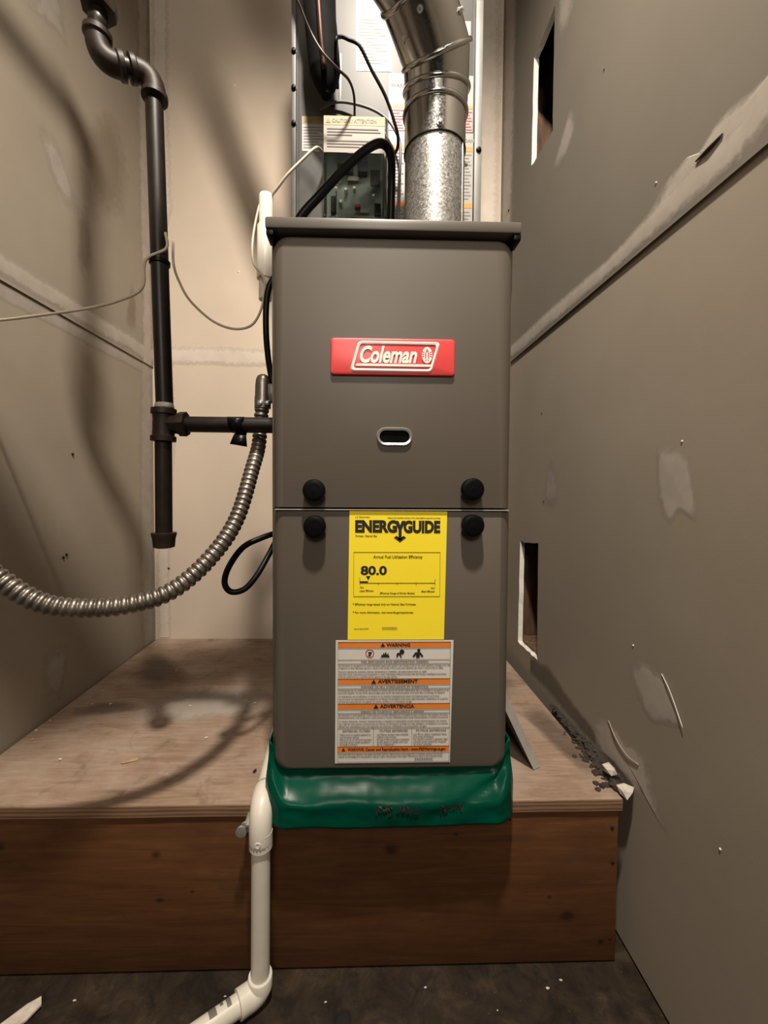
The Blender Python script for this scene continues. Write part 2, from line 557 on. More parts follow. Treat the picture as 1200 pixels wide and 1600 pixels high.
def strip(name, axis, plane, rows, mat, parent, normal=1, thick=0.002):
    """feathered band: rows = [(u, lo, hi)] along a wall; profile across: thin, thick, thick, thin"""
    V, W, Fc = [], [], []
    thick *= 0.4
    prof = ((0.0, 0.0, 0.0), (0.16, 0.5, 0.5), (0.36, 1.0, 1.0), (0.64, 1.0, 1.0), (0.84, 0.5, 0.5), (1.0, 0.0, 0.0))
    R = []
    for (a, b) in zip(rows, rows[1:]):
        for k in range(6):
            s = k / 6
            R.append(tuple(a[j] + (b[j] - a[j]) * s for j in range(3)))
    R.append(rows[-1])
    for i, (u, lo, hi) in enumerate(R):
        wob = (noise.noise(Vector((u * 14, plane * 9, lo * 5)))) * 0.004
        for s, w, h in prof:
            v = lo + (hi - lo) * s + (wob if s < 0.5 else wob * 0.5)
            off = plane + normal * (0.0002 + h * thick)
            if axis == 'x': V.append((off, u, v))
            elif axis == 'y': V.append((u, off, v))
            elif axis == 'xv': V.append((off, v, u))     # runs vertically on x=plane
            elif axis == 'yv': V.append((v, off, u))
            W.append(w)
    k = len(prof)
    for i in range(len(R) - 1):
        for j in range(k - 1):
            Fc.append((i * k + j, i * k + j + 1, (i + 1) * k + j + 1, (i + 1) * k + j))
    o = mesh(name, V, Fc, mat, parent, True)
    at = o.data.attributes.new('thick', 'FLOAT', 'POINT')
    for i, w in enumerate(W):
        at.data[i].value = w
    return o

# text -> mesh data (built-in font), lying in x-z facing -y
def text_data(s, size, x, z, y, align='LEFT', bold=0.0, sx=1.0, shear=0.0, depth=0.00015, rot=0.0, res=2, spacing=1.0, sz=1.0):
    cu = bpy.data.curves.new('text', 'FONT')
    cu.body = s
    cu.size = size
    cu.align_x = align
    cu.offset = bold
    cu.shear = shear
    cu.extrude = depth
    cu.resolution_u = res
    cu.space_character = spacing
    ob = bpy.data.objects.new('text', cu)
    COL.objects.link(ob)
    bpy.context.view_layer.update()
    dg = bpy.context.evaluated_depsgraph_get()
    me = bpy.data.meshes.new_from_object(ob.evaluated_get(dg))
    cr, sr = math.cos(rot), math.sin(rot)
    V = []
    for v in me.vertices:
        a, b, c = v.co.x * sx, v.co.y * sz, v.co.z
        V.append((x + a * cr - b * sr, y - c, z + a * sr + b * cr))
    Fc = [tuple(p.vertices) for p in me.polygons]
    bpy.data.objects.remove(ob, do_unlink=True)
    bpy.data.curves.remove(cu)
    bpy.data.meshes.remove(me)
    return V, Fc

class Bag:
    def __init__(s): s.V, s.F = [], []
    def add(s, d):
        o = len(s.V)
        s.V += [tuple(v) for v in d[0]]
        s.F += [tuple(i + o for i in f) for f in d[1]]
        return s
    def text(s, *a, **k): return s.add(text_data(*a, **k))
    def rect(s, x0, x1, z0, z1, y, d=0.00015):
        return s.add(([(x0, y - d, z0), (x1, y - d, z0), (x1, y - d, z1), (x0, y - d, z1), (x0, y + d, z0), (x1, y + d, z0), (x1, y + d, z1), (x0, y + d, z1)],
                      [(0, 1, 2, 3), (4, 7, 6, 5), (0, 4, 5, 1), (1, 5, 6, 2), (2, 6, 7, 3), (3, 7, 4, 0)]))
    def poly(s, pts, y, d=0.00015):
        n = len(pts)
        return s.add(([(p[0], y - d, p[1]) for p in pts] + [(p[0], y + d, p[1]) for p in pts],
                      [tuple(range(n)), tuple(range(2 * n - 1, n - 1, -1))] + [(i, i + n, (i + 1) % n + n, (i + 1) % n) for i in range(n)]))
    def build(s, name, mat, parent=None, smooth=False):
        return mesh(name, s.V, s.F, mat, parent, smooth, recalc=False)

# ------------------------------------------------------------------ measurements of the closet
XL, XR, YB, ZP = -0.656, 0.433, 1.333, 0.270
CEIL = 2.44
SEAM = 1.130
YF = -0.45

# ------------------------------------------------------------------ the setting
fl = box('floor', -0.75, 0.55, YF, 0.68, -0.04, 0.0, 'floor', origin=(0, 0, 0))
tag(fl, 'dark dirty floor in front of the wooden platform', 'floor', kind='structure')
patch('stain', 'z', 0.0, [(-0.035, 0.578), (-0.016, 0.583), (-0.010, 0.568), (-0.014, 0.552), (-0.028, 0.548), (-0.038, 0.562)], 'spill', fl, 0.35, 0.0003)
patch('stain', 'z', 0.0, [(0.30, 0.56), (0.36, 0.57), (0.41, 0.55), (0.39, 0.50), (0.33, 0.48), (0.27, 0.51)], 'dirt', fl, 0.6, 0.0003)
patch('stain', 'z', 0.0, [(-0.40, 0.57), (-0.33, 0.58), (-0.30, 0.55), (-0.34, 0.52), (-0.42, 0.54)], 'dirt', fl, 0.6, 0.0003)
ce = box('ceiling', -0.75, 0.55, YF, 1.40, CEIL, CEIL + 0.02, 'dry', origin=(0, 0, CEIL))
tag(ce, 'plain drywall ceiling above the closet', 'ceiling', kind='structure')

def root_struct(name, loc, label, cat='wall'):
    return tag(empty(name, loc), label, cat, kind='structure')

def holed_sheet(name, x0, x1, y0, y1, z0, z1, hole, mats, parent):
    """drywall sheet in the y-z plane with a roughly cut opening; front face at x0"""
    bm = bmesh.new()
    outer = [bm.verts.new((x0, *c)) for c in ((y0, z0), (y1, z0), (y1, z1), (y0, z1))]
    eds = [bm.edges.new((outer[i], outer[(i + 1) % 4])) for i in range(4)]
    inner = []
    (a0, b0), (a1, b1), (a2, b2), (a3, b3) = hole
    corners = [(a0, b0), (a1, b1), (a2, b2), (a3, b3)]
    rnd = random.Random(3)
    for i in range(4):
        p, q = corners[i], corners[(i + 1) % 4]
        for k in range(8):
            s = k / 8
            j = 0.0022
            inner.append(bm.verts.new((x0, p[0] + (q[0] - p[0]) * s + rnd.uniform(-j, j), p[1] + (q[1] - p[1]) * s + rnd.uniform(-j, j))))
    n = len(inner)
    ieds = [bm.edges.new((inner[i], inner[(i + 1) % n])) for i in range(n)]
    bmesh.ops.triangle_fill(bm, use_beauty=True, use_dissolve=False, edges=eds + ieds)
    front = list(bm.faces)
    hole_edges = set(ieds)
    ret = bmesh.ops.extrude_face_region(bm, geom=front)
    nv = [g for g in ret['geom'] if isinstance(g, bmesh.types.BMVert)]
    bmesh.ops.translate(bm, verts=nv, vec=(x1 - x0, 0, 0))
    cy = sum(c[0] for c in corners) / 4
    cz = sum(c[1] for c in corners) / 4
    ly = max(abs(c[0] - cy) for c in corners) + 0.006
    lz = max(abs(c[1] - cz) for c in corners) + 0.006
    for f in bm.faces:
        xs = [v.co.x for v in f.verts]
        c = f.calc_center_median()
        if max(xs) - min(xs) > 0.001 and abs(c.y - cy) < ly and abs(c.z - cz) < lz:
            f.material_index = 1
    return from_bm(name, bm, mats, parent)

# right wall: two drywall sheets, upper one a little proud of the lower one
wr = root_struct('wall_right', (XR, 0.4, 0), 'tan drywall on the right with two cut openings and compound patches')
holed_sheet('drywall_sheet', XR, XR + 0.0127, YF, YB + 0.02, SEAM, CEIL, ((0.972, 1.580), (1.092, 1.592), (1.088, 1.857), (0.972, 1.858)), ['drydimmed', 'gypsum'], wr)
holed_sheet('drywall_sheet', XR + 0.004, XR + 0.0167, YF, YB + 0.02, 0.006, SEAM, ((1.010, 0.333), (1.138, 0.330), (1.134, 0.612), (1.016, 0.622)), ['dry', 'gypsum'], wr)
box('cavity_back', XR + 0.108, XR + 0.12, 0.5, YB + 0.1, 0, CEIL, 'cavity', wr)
box('stud', XR + 0.0175, XR + 0.107, 1.170, 1.208, 0.05, 2.4, 'stud', wr, 0.002)
box('stud', XR + 0.0175, XR + 0.107, 0.86, 0.898, 0.05, 2.4, 'stud', wr, 0.002)
box('stud', XR + 0.03, XR + 0.107, 0.90, 1.168, 1.555, 1.59, 'stud', wr, 0.002)
box('stud', XR + 0.0175, XR + 0.107, 0.90, 1.168, 0.30, 0.338, 'stud', wr, 0.002)
N1 = -1
strip('joint_tape', 'x', XR, [(1.33, 1.136, 1.186), (1.18, 1.133, 1.181), (0.95, 1.132, 1.178), (0.85, 1.132, 1.174), (0.74, 1.132, 1.168), (0.654, 1.132, 1.176), (0.55, 1.132, 1.196), (0.478, 1.132, 1.192)], 'mud', wr, N1, 0.0022)
patch('compound_patch', 'x', XR, [(0.66, 1.150), (0.62, 1.194), (0.571, 1.206), (0.545, 1.196), (0.506, 1.212), (0.45, 1.205), (0.40, 1.21), (0.40, 1.168), (0.478, 1.135), (0.56, 1.140)], 'mud', wr, 0.30, 0.0016, N1)
patch('compound_patch', 'x', XR, [(0.888, 1.561), (0.925, 1.535), (0.973, 1.487), (0.917, 1.463), (0.869, 1.487), (0.868, 1.53)], 'mudthin', wr, 0.4, 0.001, N1)
patch('compound_patch', 'x', XR, [(0.958, 1.775), (0.925, 1.73), (0.875, 1.76), (0.88, 1.88), (0.92, 1.93), (0.955, 1.86)], 'mudthin', wr, 0.4, 0.001, N1)
patch('compound_patch', 'x', XR + 0.004, [(0.962, 0.832), (0.920, 0.795), (0.918, 0.712), (0.990, 0.712), (0.994, 0.735), (0.978, 0.795)], 'mudthin', wr, 0.45, 0.001, N1)
patch('compound_patch', 'x', XR + 0.004, [(0.612, 0.822), (0.580, 0.823), (0.550, 0.812), (0.534, 0.76), (0.528, 0.716), (0.560, 0.722), (0.584, 0.704), (0.606, 0.745)], 'mud', wr, 0.25, 0.0012, N1, bulge=0.6)
patch('compound_patch', 'x', XR + 0.004, [(0.665, 0.466), (0.635, 0.492), (0.600, 0.493), (0.575, 0.484), (0.538, 0.440), (0.546, 0.427), (0.580, 0.415), (0.616, 0.405)], 'mud', wr, 0.28, 0.0014, N1)
patch('compound_patch', 'x', XR + 0.004, [(0.775, 0.325), (0.735, 0.352), (0.700, 0.352), (0.660, 0.340), (0.640, 0.350), (0.605, 0.346), (0.580, 0.300), (0.560, 0.262), (0.600, 0.285), (0.650, 0.280), (0.703, 0.281), (0.760, 0.279)], 'mud', wr, 0.30, 0.0014, N1)
# curled paper edges beside two patches and the torn slit
tube('torn_paper_edge', [(XR + 0.0032, 0.585, 0.490), (XR + 0.001, 0.568, 0.478), (XR + 0.0015, 0.556, 0.460), (XR + 0.001, 0.540, 0.436)], 0.0005, 'gypsum', wr, 6, True, 5)
tube('torn_paper_edge', [(XR + 0.0032, 0.71, 0.350), (XR + 0.001, 0.685, 0.334), (XR + 0.001, 0.655, 0.324), (XR + 0.002, 0.628, 0.326)], 0.0010, 'dry', wr, 6, True, 5)
tube('torn_slit', [(XR - 0.0022, 0.543, 1.184), (XR - 0.0028, 0.522, 1.184), (XR - 0.0022, 0.503, 1.186)], [0.0012, 0.0026, 0.0012], 'cavity', wr, 6, True, 4)
# nail dimples
for yy, zz, xx in ((0.62, 1.212, XR - 0.001), (0.99, 0.728, XR + 0.0025), (1.01, 0.942, XR + 0.003), (0.65, 0.507, XR + 0.003), (0.48, 0.322, XR + 0.003), (0.765, 1.515, XR - 0.001), (0.56, 0.824, XR + 0.003)):
    lathe('nail', (xx + 0.003, yy, zz), (xx - 0.002, yy, zz), [(0, 0.0016), (0.003, 0.0014), (0.0036, 0.0006)], 'ironfit' if yy > 0.7 else 'gypsum', wr, 8)
# vertical corner tape at the back right corner
strip('corner_tape', 'xv', XR, [(1.30, 1.215, 1.333), (1.6, 1.222, 1.333), (1.9, 1.21, 1.333), (2.43, 1.215, 1.333)], 'mud', wr, N1, 0.0022)
lathe('nail', (XR + 0.002, 1.255, 1.585), (XR - 0.004, 1.255, 1.585), [(0, 0.004), (0.004, 0.0036), (0.006, 0.001)], 'ironfit', wr, 8)
strip('dirt_smear', 'x', XR + 0.004, [(1.05, 0.275, 0.33), (0.95, 0.275, 0.35), (0.85, 0.275, 0.325), (0.70, 0.273, 0.30), (0.64, 0.27, 0.285)], 'dirt', wr, N1, 0.0006)

# left wall
wl = root_struct('wall_left', (XL, 0.4, 0), 'tan drywall on the left with slanting taped seam and pipe shadow')
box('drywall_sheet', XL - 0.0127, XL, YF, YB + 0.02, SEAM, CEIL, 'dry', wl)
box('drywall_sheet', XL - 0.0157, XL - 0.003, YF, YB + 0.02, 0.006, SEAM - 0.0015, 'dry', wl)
strip('joint_tape', 'x', XL, [(YF, 1.132, 1.182), (0.6, 1.132, 1.183), (0.78, 1.132, 1.184), (1.0, 1.133, 1.186), (1.2, 1.133, 1.190), (1.33, 1.134, 1.194)], 'mud', wl, 1, 0.0024)
strip('joint_tape', 'x', XL - 0.003, [(YF, 1.085, 1.128), (0.6, 1.09, 1.128), (0.85, 1.092, 1.128), (1.33, 1.095, 1.128)], 'mudthin', wl, 1, 0.001)
strip('corner_tape', 'xv', XL, [(1.13, 1.262, 1.333), (1.5, 1.255, 1.333), (1.9, 1.25, 1.333), (2.43, 1.25, 1.333)], 'mud', wl, 1, 0.0022)
strip('corner_tape', 'xv', XL - 0.003, [(0.27, 1.250, 1.333), (0.6, 1.235, 1.333), (0.9, 1.245, 1.333), (1.128, 1.255, 1.333)], 'mudthin', wl, 1, 0.0016)
for ol in ([(0.85, 1.69), (0.90, 1.80), (0.95, 1.84), (0.965, 1.76), (0.975, 1.725), (0.93, 1.715), (0.89, 1.70)],
           [(0.870, 1.480), (0.915, 1.510), (0.965, 1.45), (1.000, 1.395), (0.970, 1.365), (0.915, 1.395)],):
    patch('compound_patch', 'x', XL, ol, 'mudthin', wl, 0.45, 0.001, 1)
patch('compound_patch', 'x', XL - 0.003, [(0.865, 0.40), (0.90, 0.425), (0.944, 0.400), (0.935, 0.33), (0.925, 0.285), (0.885, 0.295), (0.862, 0.34)], 'mudthin', wl, 0.45, 0.0008, 1)
patch('glue_and_shadow', 'x', XL, [(1.00, 1.60), (1.05, 1.66), (1.10, 1.72), (1.16, 1.75), (1.22, 1.66), (1.20, 1.50), (1.12, 1.44), (1.02, 1.38), (0.995, 1.46)], 'glueshade', wl, 0.55, 0.0004, 1)  # these patches are partly glue drips, partly painted shadow
patch('glue_and_shadow', 'x', XL, [(0.995, 1.24), (1.04, 1.26), (1.05, 1.34), (1.03, 1.42), (0.99, 1.40), (0.985, 1.30)], 'glueshade', wl, 0.5, 0.0004, 1)
patch('glue_and_shadow', 'x', XL, [(1.18, 1.20), (1.235, 1.20), (1.24, 1.30), (1.215, 1.34), (1.195, 1.28)], 'glueshade', wl, 0.5, 0.0004, 1)
for yy, zz in ((0.965, 0.83), (0.93, 0.60), (0.94, 0.605)):
    lathe('nail', (XL - 0.004, yy, zz), (XL + 0.002, yy, zz), [(0, 0.003), (0.0035, 0.0028), (0.005, 0.001)], 'ironfit', wl, 8)

# back wall
wb = root_struct('wall_back', (0, YB, 0), 'light tan drywall back wall behind the gas pipe with taped seams')
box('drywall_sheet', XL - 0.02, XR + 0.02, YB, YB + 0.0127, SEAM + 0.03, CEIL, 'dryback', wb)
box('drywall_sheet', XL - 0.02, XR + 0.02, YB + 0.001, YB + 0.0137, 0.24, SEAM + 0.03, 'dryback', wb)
strip('joint_tape', 'y', YB, [(-0.655, 1.134, 1.200), (-0.55, 1.136, 1.200), (-0.42, 1.134, 1.202), (-0.30, 1.134, 1.195), (-0.1, 1.134, 1.198)], 'mudback', wb, -1, 0.0022)
strip('corner_tape', 'yv', YB, [(0.275, -0.655, -0.606), (0.45, -0.655, -0.610), (0.62, -0.655, -0.602), (0.9, -0.655, -0.585), (1.1, -0.655, -0.590), (1.3, -0.655, -0.600), (1.55, -0.655, -0.607), (1.62, -0.655, -0.588), (1.9, -0.655, -0.598), (2.43, -0.655, -0.592)], 'mudback', wb, -1, 0.0024)
strip('corner_tape', 'yv', YB, [(1.1, 0.33, 0.432), (1.5, 0.345, 0.432), (2.43, 0.335, 0.432)], 'mudback', wb, -1, 0.0018)
for xx, zz in ((-0.40, 1.995), (-0.39, 1.43), (-0.615, 0.497), (-0.21, 0.40)):
    lathe('nail', (xx, YB + 0.003, zz), (xx, YB - 0.003, zz), [(0, 0.004), (0.003, 0.004), (0.0055, 0.001)], 'ironfit' if zz < 1 else 'gypsum', wb, 8)

# ------------------------------------------------------------------ wooden platform
pf = empty('plenum_platform', (-0.11, 0.63, 0.0))
tag(pf, 'low wooden platform carrying the furnace, dusty plywood top and brown front board', 'platform')
bm = bmesh.new()
nx = 60
x0, x1 = XL + 0.003, 0.4125
ring = []
for i in range(nx + 1):
    x = x0 + (x1 - x0) * i / nx
    w = noise.noise(Vector((x * 9, 1.3, 0))) * 0.0012
    yf = 0.628 + w - 0.004 * (x < -0.2) * 0
    ring.append([bm.verts.new(c) for c in ((x, YB - 0.001, ZP), (x, yf + 0.0015, ZP), (x, yf, ZP - 0.0015), (x, yf + 0.0006, ZP - 0.018), (x, YB - 0.001, ZP - 0.018))])
for i in range(nx):
    for k in range(5):
        f = bm.faces.new((ring[i][k], ring[i][(k + 1) % 5], ring[i + 1][(k + 1) % 5], ring[i + 1][k]))
        f.material_index = 0 if k in (0, 3, 4) else 1
bm.faces.new(ring[0]).material_index = 1
bm.faces.new(list(reversed(ring[-1]))).material_index = 1
from_bm('plywood_top', bm, ['ply', 'plyedge'], pf)
bx_ = bmesh.new()
bm_box(bx_, XL + 0.004, 0.409, 0.632, 0.670, 0.003, ZP - 0.0195, 0.0022, 2)
from_bm('front_board', bx_, 'board', pf, 40)
box('corner_block', 0.392, 0.4335, 0.672, 0.705, 0.003, ZP - 0.0195, 'stud', pf, 0.002)
for px_, pz_ in ((0.3985, 0.222), (0.4005, 0.165), (0.3995, 0.04)):
    lathe('nail_head', (px_, 0.634, pz_), (px_, 0.629, pz_), [(0, 0.003), (0.0025, 0.003), (0.0035, 0.0015)], 'ironfit', pf, 8)
patch('dust_patch', 'z', ZP, [(-0.46, 0.98), (-0.30, 1.02), (-0.20, 0.98), (-0.19, 0.88), (-0.30, 0.86), (-0.42, 0.84), (-0.52, 0.88)], 'mudthin', pf, 0.6, 0.0003)
patch('dirt_patch', 'z', ZP, [(-0.62, 1.25), (-0.5, 1.15), (-0.42, 1.04), (-0.50, 0.98), (-0.60, 1.08)], 'dirt', pf, 0.6, 0.0003)
patch('dirt_patch', 'z', ZP, [(-0.62, 0.93), (-0.52, 0.95), (-0.46, 0.91), (-0.56, 0.88), (-0.63, 0.88)], 'dirt', pf, 0.6, 0.0003)
patch('dirt_patch', 'z', ZP, [(0.34, 0.90), (0.40, 0.93), (0.43, 0.80), (0.42, 0.68), (0.385, 0.67), (0.36, 0.76), (0.35, 0.83)], 'dirt', pf, 0.5, 0.0003)
patch('dirt_patch', 'z', ZP, [(-0.186, 0.705), (-0.181, 0.712), (-0.178, 0.702), (-0.183, 0.696)], 'spill', pf, 0.5, 0.0003)

# ------------------------------------------------------------------ furnace
FX0, FX1, FYB, FT = -0.1365, 0.2255, 1.305, 1.122
fu = empty('gas_furnace', (0.0445, 0.97, ZP))
tag(fu, 'tall taupe metal gas furnace with red badge and yellow energy label', 'furnace')
bm = bmesh.new()
bm_box(bm, FX0, FX1, 0.632, FYB, ZP + 0.0005, FT, 0.004, 2)
from_bm('cabinet', bm, 'cabside', fu, 40)
# top plate with a folded front lip (front corners notched)
bm = bmesh.new()
bm_box(bm, FX0 - 0.0025, FX1 + 0.0005, 0.600, FYB + 0.002, 1.1225, 1.1385, 0.0025, 2)
from_bm('top_plate', bm, 'cabside', fu, 40)
for xx in (FX0 - 0.0015, FX1 - 0.0105):
    box('lip_corner', xx, xx + 0.011, 0.602, 0.631, 1.1135, 1.1228, 'black', fu, 0.002)

def door(name, x0, x1, z0, z1, y0, y1, R, rt_, rb_, it, ib):
    """pressed panel: rounded front arris, corners rounded at top (rt_) or bottom (rb_)"""
    V, Fc = [], []
    def ring(ins, y):
        a0, a1 = x0 + ins, x1 - ins
        c0, c1 = z0 + ins * ib, z1 - ins * it
        pts = []
        for cx, cz, r, s in ((a1, c1, rt_, 0), (a0, c1, rt_, 1), (a0, c0, rb_, 2), (a1, c0, rb_, 3)):
            r = max(r - ins * 0.3, 0.0012)
            sx = -1 if s in (0, 3) else 1
            sz = -1 if s in (0, 1) else 1
            for k in range(9):
                an = s * PI / 2 + k / 8 * PI / 2
                pts.append((cx + sx * r + math.cos(an) * r, y, cz + sz * r + math.sin(an) * r))
        return pts
    rings = [ring(0, y1)]
    for k in range(9):
        an = k / 8 * PI / 2
        rings.append(ring(R * (1 - math.cos(an)), y1 - 0.004 - (y1 - 0.004 - y0) * math.sin(an)))
    n = len(rings[0])
    for r in rings:
        V += r
    for i in range(len(rings) - 1):
        for k in range(n):
            Fc.append((i * n + k, i * n + (k + 1) % n, (i + 1) * n + (k + 1) % n, (i + 1) * n + k))
    Fc.append(tuple(range(n)))
    Fc.append(tuple(range(len(V) - n, len(V))))
    return mesh(name, V, Fc, 'cab', fu, 35)

SPL = 0.7265
d_up = door('upper_door', FX0 + 0.0045, FX1 - 0.005, SPL + 0.0012, 1.1205, 0.610, 0.632, 0.016, 0.020, 0.0015, 0.45, 0.10)
d_lo = door('lower_door', FX0 + 0.0045, FX1 - 0.003, 0.333, SPL - 0.0012, 0.610, 0.632, 0.016, 0.0015, 0.020, 0.10, 0.45)
box('door_edge_glint', FX0 + 0.010, FX1 - 0.009, 0.6066, 0.631, SPL - 0.0016, SPL - 0.0002, 'panel', fu)  # pale strip stands in for light caught on the lower door's top edge
for kx, kz, dd in ((-0.0690, 0.7535, d_up), (0.1595, 0.7565, d_up), (-0.0680, 0.7015, d_lo), (0.1605, 0.7040, d_lo)):
    k = lathe('knob', (kx, 0.6105, kz), (kx, 0.58, kz), [(0, 0.009), (0.003, 0.009), (0.004, 0.0140), (0.0055, 0.0158), (0.0155, 0.0163), (0.018, 0.0152), (0.019, 0.0130), (0.0186, 0.0085), (0.0191, 0.004)], 'black', dd, 28, 35)

# oval sight glass
def oval(x0, x1, z0, z1, n=10):
    r = (z1 - z0) / 2
    pts = []
    for k in range(n + 1):
        a = -PI / 2 + PI * k / n
        pts.append((x1 - r + math.cos(a) * r, z0 + r + math.sin(a) * r))
    for k in range(n + 1):
        a = PI / 2 + PI * k / n
        pts.append((x0 + r + math.cos(a) * r, z0 + r + math.sin(a) * r))
    return pts

def ring_frame(name, outer, inner, y_back, y_front, mat, parent):
    n = len(outer)
    c = [((o[0] * 0.6 + i[0] * 0.4), (o[1] * 0.6 + i[1] * 0.4)) for o, i in zip(outer, inner)]
    V = [(p[0], y_back, p[1]) for p in outer] + [(p[0], y_front, p[1]) for p in c] + [(p[0], y_front + 0.0005, p[1]) for p in inner] + [(p[0], y_back, p[1]) for p in inner]
    Fc = []
    for r in range(4):
        for k in range(n):
            a, b = r * n, ((r + 1) % 4) * n
            Fc.append((a + k, a + (k + 1) % n, b + (k + 1) % n, b + k))
    return mesh(name, V, Fc, mat, parent, 40)
sg = ring_frame('sight_glass', oval(0.0195, 0.0735, 0.8185, 0.8465), oval(0.0245, 0.0685, 0.8235, 0.8415), 0.6105, 0.606, 'chrome', fu)
Bag().poly(oval(0.024, 0.069, 0.823, 0.842), 0.6096, 0.0003).build('pane', 'glassdark', sg)

# red name badge
S6 = 0.0535 / 300
def bx6(u): return -0.0475 + (u - 90) * (0.1815 / 1015)
def bz6(v): return 0.9735 - (v - 100) * S6
def round_plate(name, x0, x1, z0, z1, r, yb, yf, bev, mat, parent):
    lay = []
    for ins, y in ((0, yb), (0, yf + bev), (bev * 0.3, yf + bev * 0.3), (bev, yf)):
        q = r - ins * 0.6
        pts = []
        for cx, cz, k0 in ((x1 - ins - q, z1 - ins - q, 0), (x0 + ins + q, z1 - ins - q, 1), (x0 + ins + q, z0 + ins + q, 2), (x1 - ins - q, z0 + ins + q, 3)):
            for k in range(7):
                a = k0 * PI / 2 + k / 6 * PI / 2
                pts.append((cx + math.cos(a) * q, y, cz + math.sin(a) * q))
        lay.append(pts)
    n = len(lay[0])
    V = [p for l in lay for p in l]
    Fc = [(i * n + k, i * n + (k + 1) % n, (i + 1) * n + (k + 1) % n, (i + 1) * n + k) for i in range(3) for k in range(n)]
    Fc += [tuple(range(n)), tuple(range(3 * n, 4 * n))]
    return mesh(name, V, Fc, mat, parent, 35)
badge = round_plate('name_badge', -0.0468, 0.1332, 0.9205, 0.9730, 0.0048, 0.6105, 0.6050, 0.0022, 'red', fu)
tag(badge, 'red badge with raised white lettering')
YB6 = 0.6044
def rpoly(corners, r, n=5):
    pts = []
    m_ = len(corners)
    for i in range(m_):
        p = Vector(corners[i]); a = Vector(corners[i - 1]); b = Vector(corners[(i + 1) % m_])
        da, db = (a - p).normalized(), (b - p).normalized()
        for k in range(n + 1):
            s = k / n
            pts.append((p + da * r * (1 - s)).lerp(p + db * r * s, s) if True else p)
    return [(q.x, q.y) for q in pts]
cout = [(bx6(u), bz6(v)) for u, v in ((316, 125), (982, 127), (914, 373), (246, 371))]
cin = [(bx6(u), bz6(v)) for u, v in ((333, 149), (950, 151), (896, 349), (278, 347))]
ring_frame('border', rpoly(cout, 0.0065), rpoly(cin, 0.0048), 0.6053, 0.6034, 'white', badge)
L = Bag()
L.text('Coleman', 0.0325, bx6(318), bz6(297), YB6, 'LEFT', 0.00095, 0.70, 0.30, 0.0010, 0, 4, 1.0, 1.0)
L.build('lettering', 'white', badge)
L = Bag()
L.poly([(bx6(306), bz6(309)), (bx6(920), bz6(311)), (bx6(910), bz6(329)), (bx6(298), bz6(328))], YB6, 0.0010)
L.build('underline', 'white', badge)
em = Bag()
ex, ez = bx6(872), bz6(235)
el = lambda a, b, n=20, dx=0, dz=0: [(ex + dx + math.cos(2 * PI * k / n) * a, ez + dz + math.sin(2 * PI * k / n) * b) for k in range(n)]
em.poly(el(0.0076, 0.0116), YB6, 0.0009)
emb = em.build('lantern_emblem', 'white', badge)
de = Bag()
de.poly([(ex - 0.0026, ez + 0.0035), (ex, ez + 0.0095), (ex + 0.0026, ez + 0.0035), (ex, ez + 0.0052)], YB6 - 0.0009, 0.0003)
de.poly([(ex - 0.0030, ez - 0.0045), (ex - 0.0012, ez - 0.0045), (ex - 0.0012, ez + 0.0040), (ex - 0.0030, ez + 0.0030)], YB6 - 0.0009, 0.0003)
de.poly([(ex + 0.0012, ez - 0.0045), (ex + 0.0030, ez - 0.0045), (ex + 0.0030, ez + 0.0030), (ex + 0.0012, ez + 0.0040)], YB6 - 0.0009, 0.0003)
de.poly([(ex - 0.0032, ez - 0.0078), (ex - 0.0006, ez - 0.0058), (ex - 0.0006, ez - 0.0074)], YB6 - 0.0009, 0.0003)
de.poly([(ex + 0.0032, ez - 0.0078), (ex + 0.0006, ez - 0.0074), (ex + 0.0006, ez - 0.0058)], YB6 - 0.0009, 0.0003)
for s in (-1, 1):
    for q in (0.45, 0.05, -0.35):
        a = q
        p0 = (ex + s * 0.0040, ez + math.sin(a) * 0.006 + 0.0008)
        p1 = (ex + s * 0.0074, ez + math.sin(a) * 0.010 + 0.0008)
        de.poly([(p0[0], p0[1] - 0.0005), (p1[0], p1[1] - 0.0005), (p1[0], p1[1] + 0.0005), (p0[0], p0[1] + 0.0005)][::s], YB6 - 0.0009, 0.0003)
de.build('emblem_lines', 'red', badge)

# yellow energy label
E5 = 0.0001668
def ex5(u): return -0.0195 + (u - 140) * E5
def ez5(v): return 0.7248 - (v - 95) * E5
YL = 0.6088
lab = Bag().poly([(ex5(134), ez5(1245)), (ex5(992), ez5(1246)), (ex5(1008), ez5(101)), (ex5(146), ez5(94))], 0.6094, 0.0003).build('energy_label', 'yellow', fu)
tag(lab, 'yellow energy label with black print')
pb = Bag()
def tfit(bag, s, u0, u1, vbase, vh, fx, fz, y, k, bold=0.0, res=2, shear=0):
    """text stretched to the span u0..u1 (label units), capital height vh"""
    size = vh * k / 0.70
    d = text_data(s, size, 0, 0, 0, 'LEFT', bold, 1.0, shear, 0.00012, 0, res)
    xs = [v[0] for v in d[0]]
    a, b = min(xs), max(xs)
    w = (u1 - u0) * k
    V = [(fx(u0) + (v[0] - a) / (b - a) * w, y + v[1], fz(vbase) + v[2]) for v in d[0]]
    bag.add((V, d[1]))
tfit(pb, 'ENERG', 196, 566, 284, 98, ex5, ez5, YL, E5, 0.0013, 4)
tfit(pb, 'GUIDE', 622, 948, 287, 98, ex5, ez5, YL, E5, 0.0013, 4)
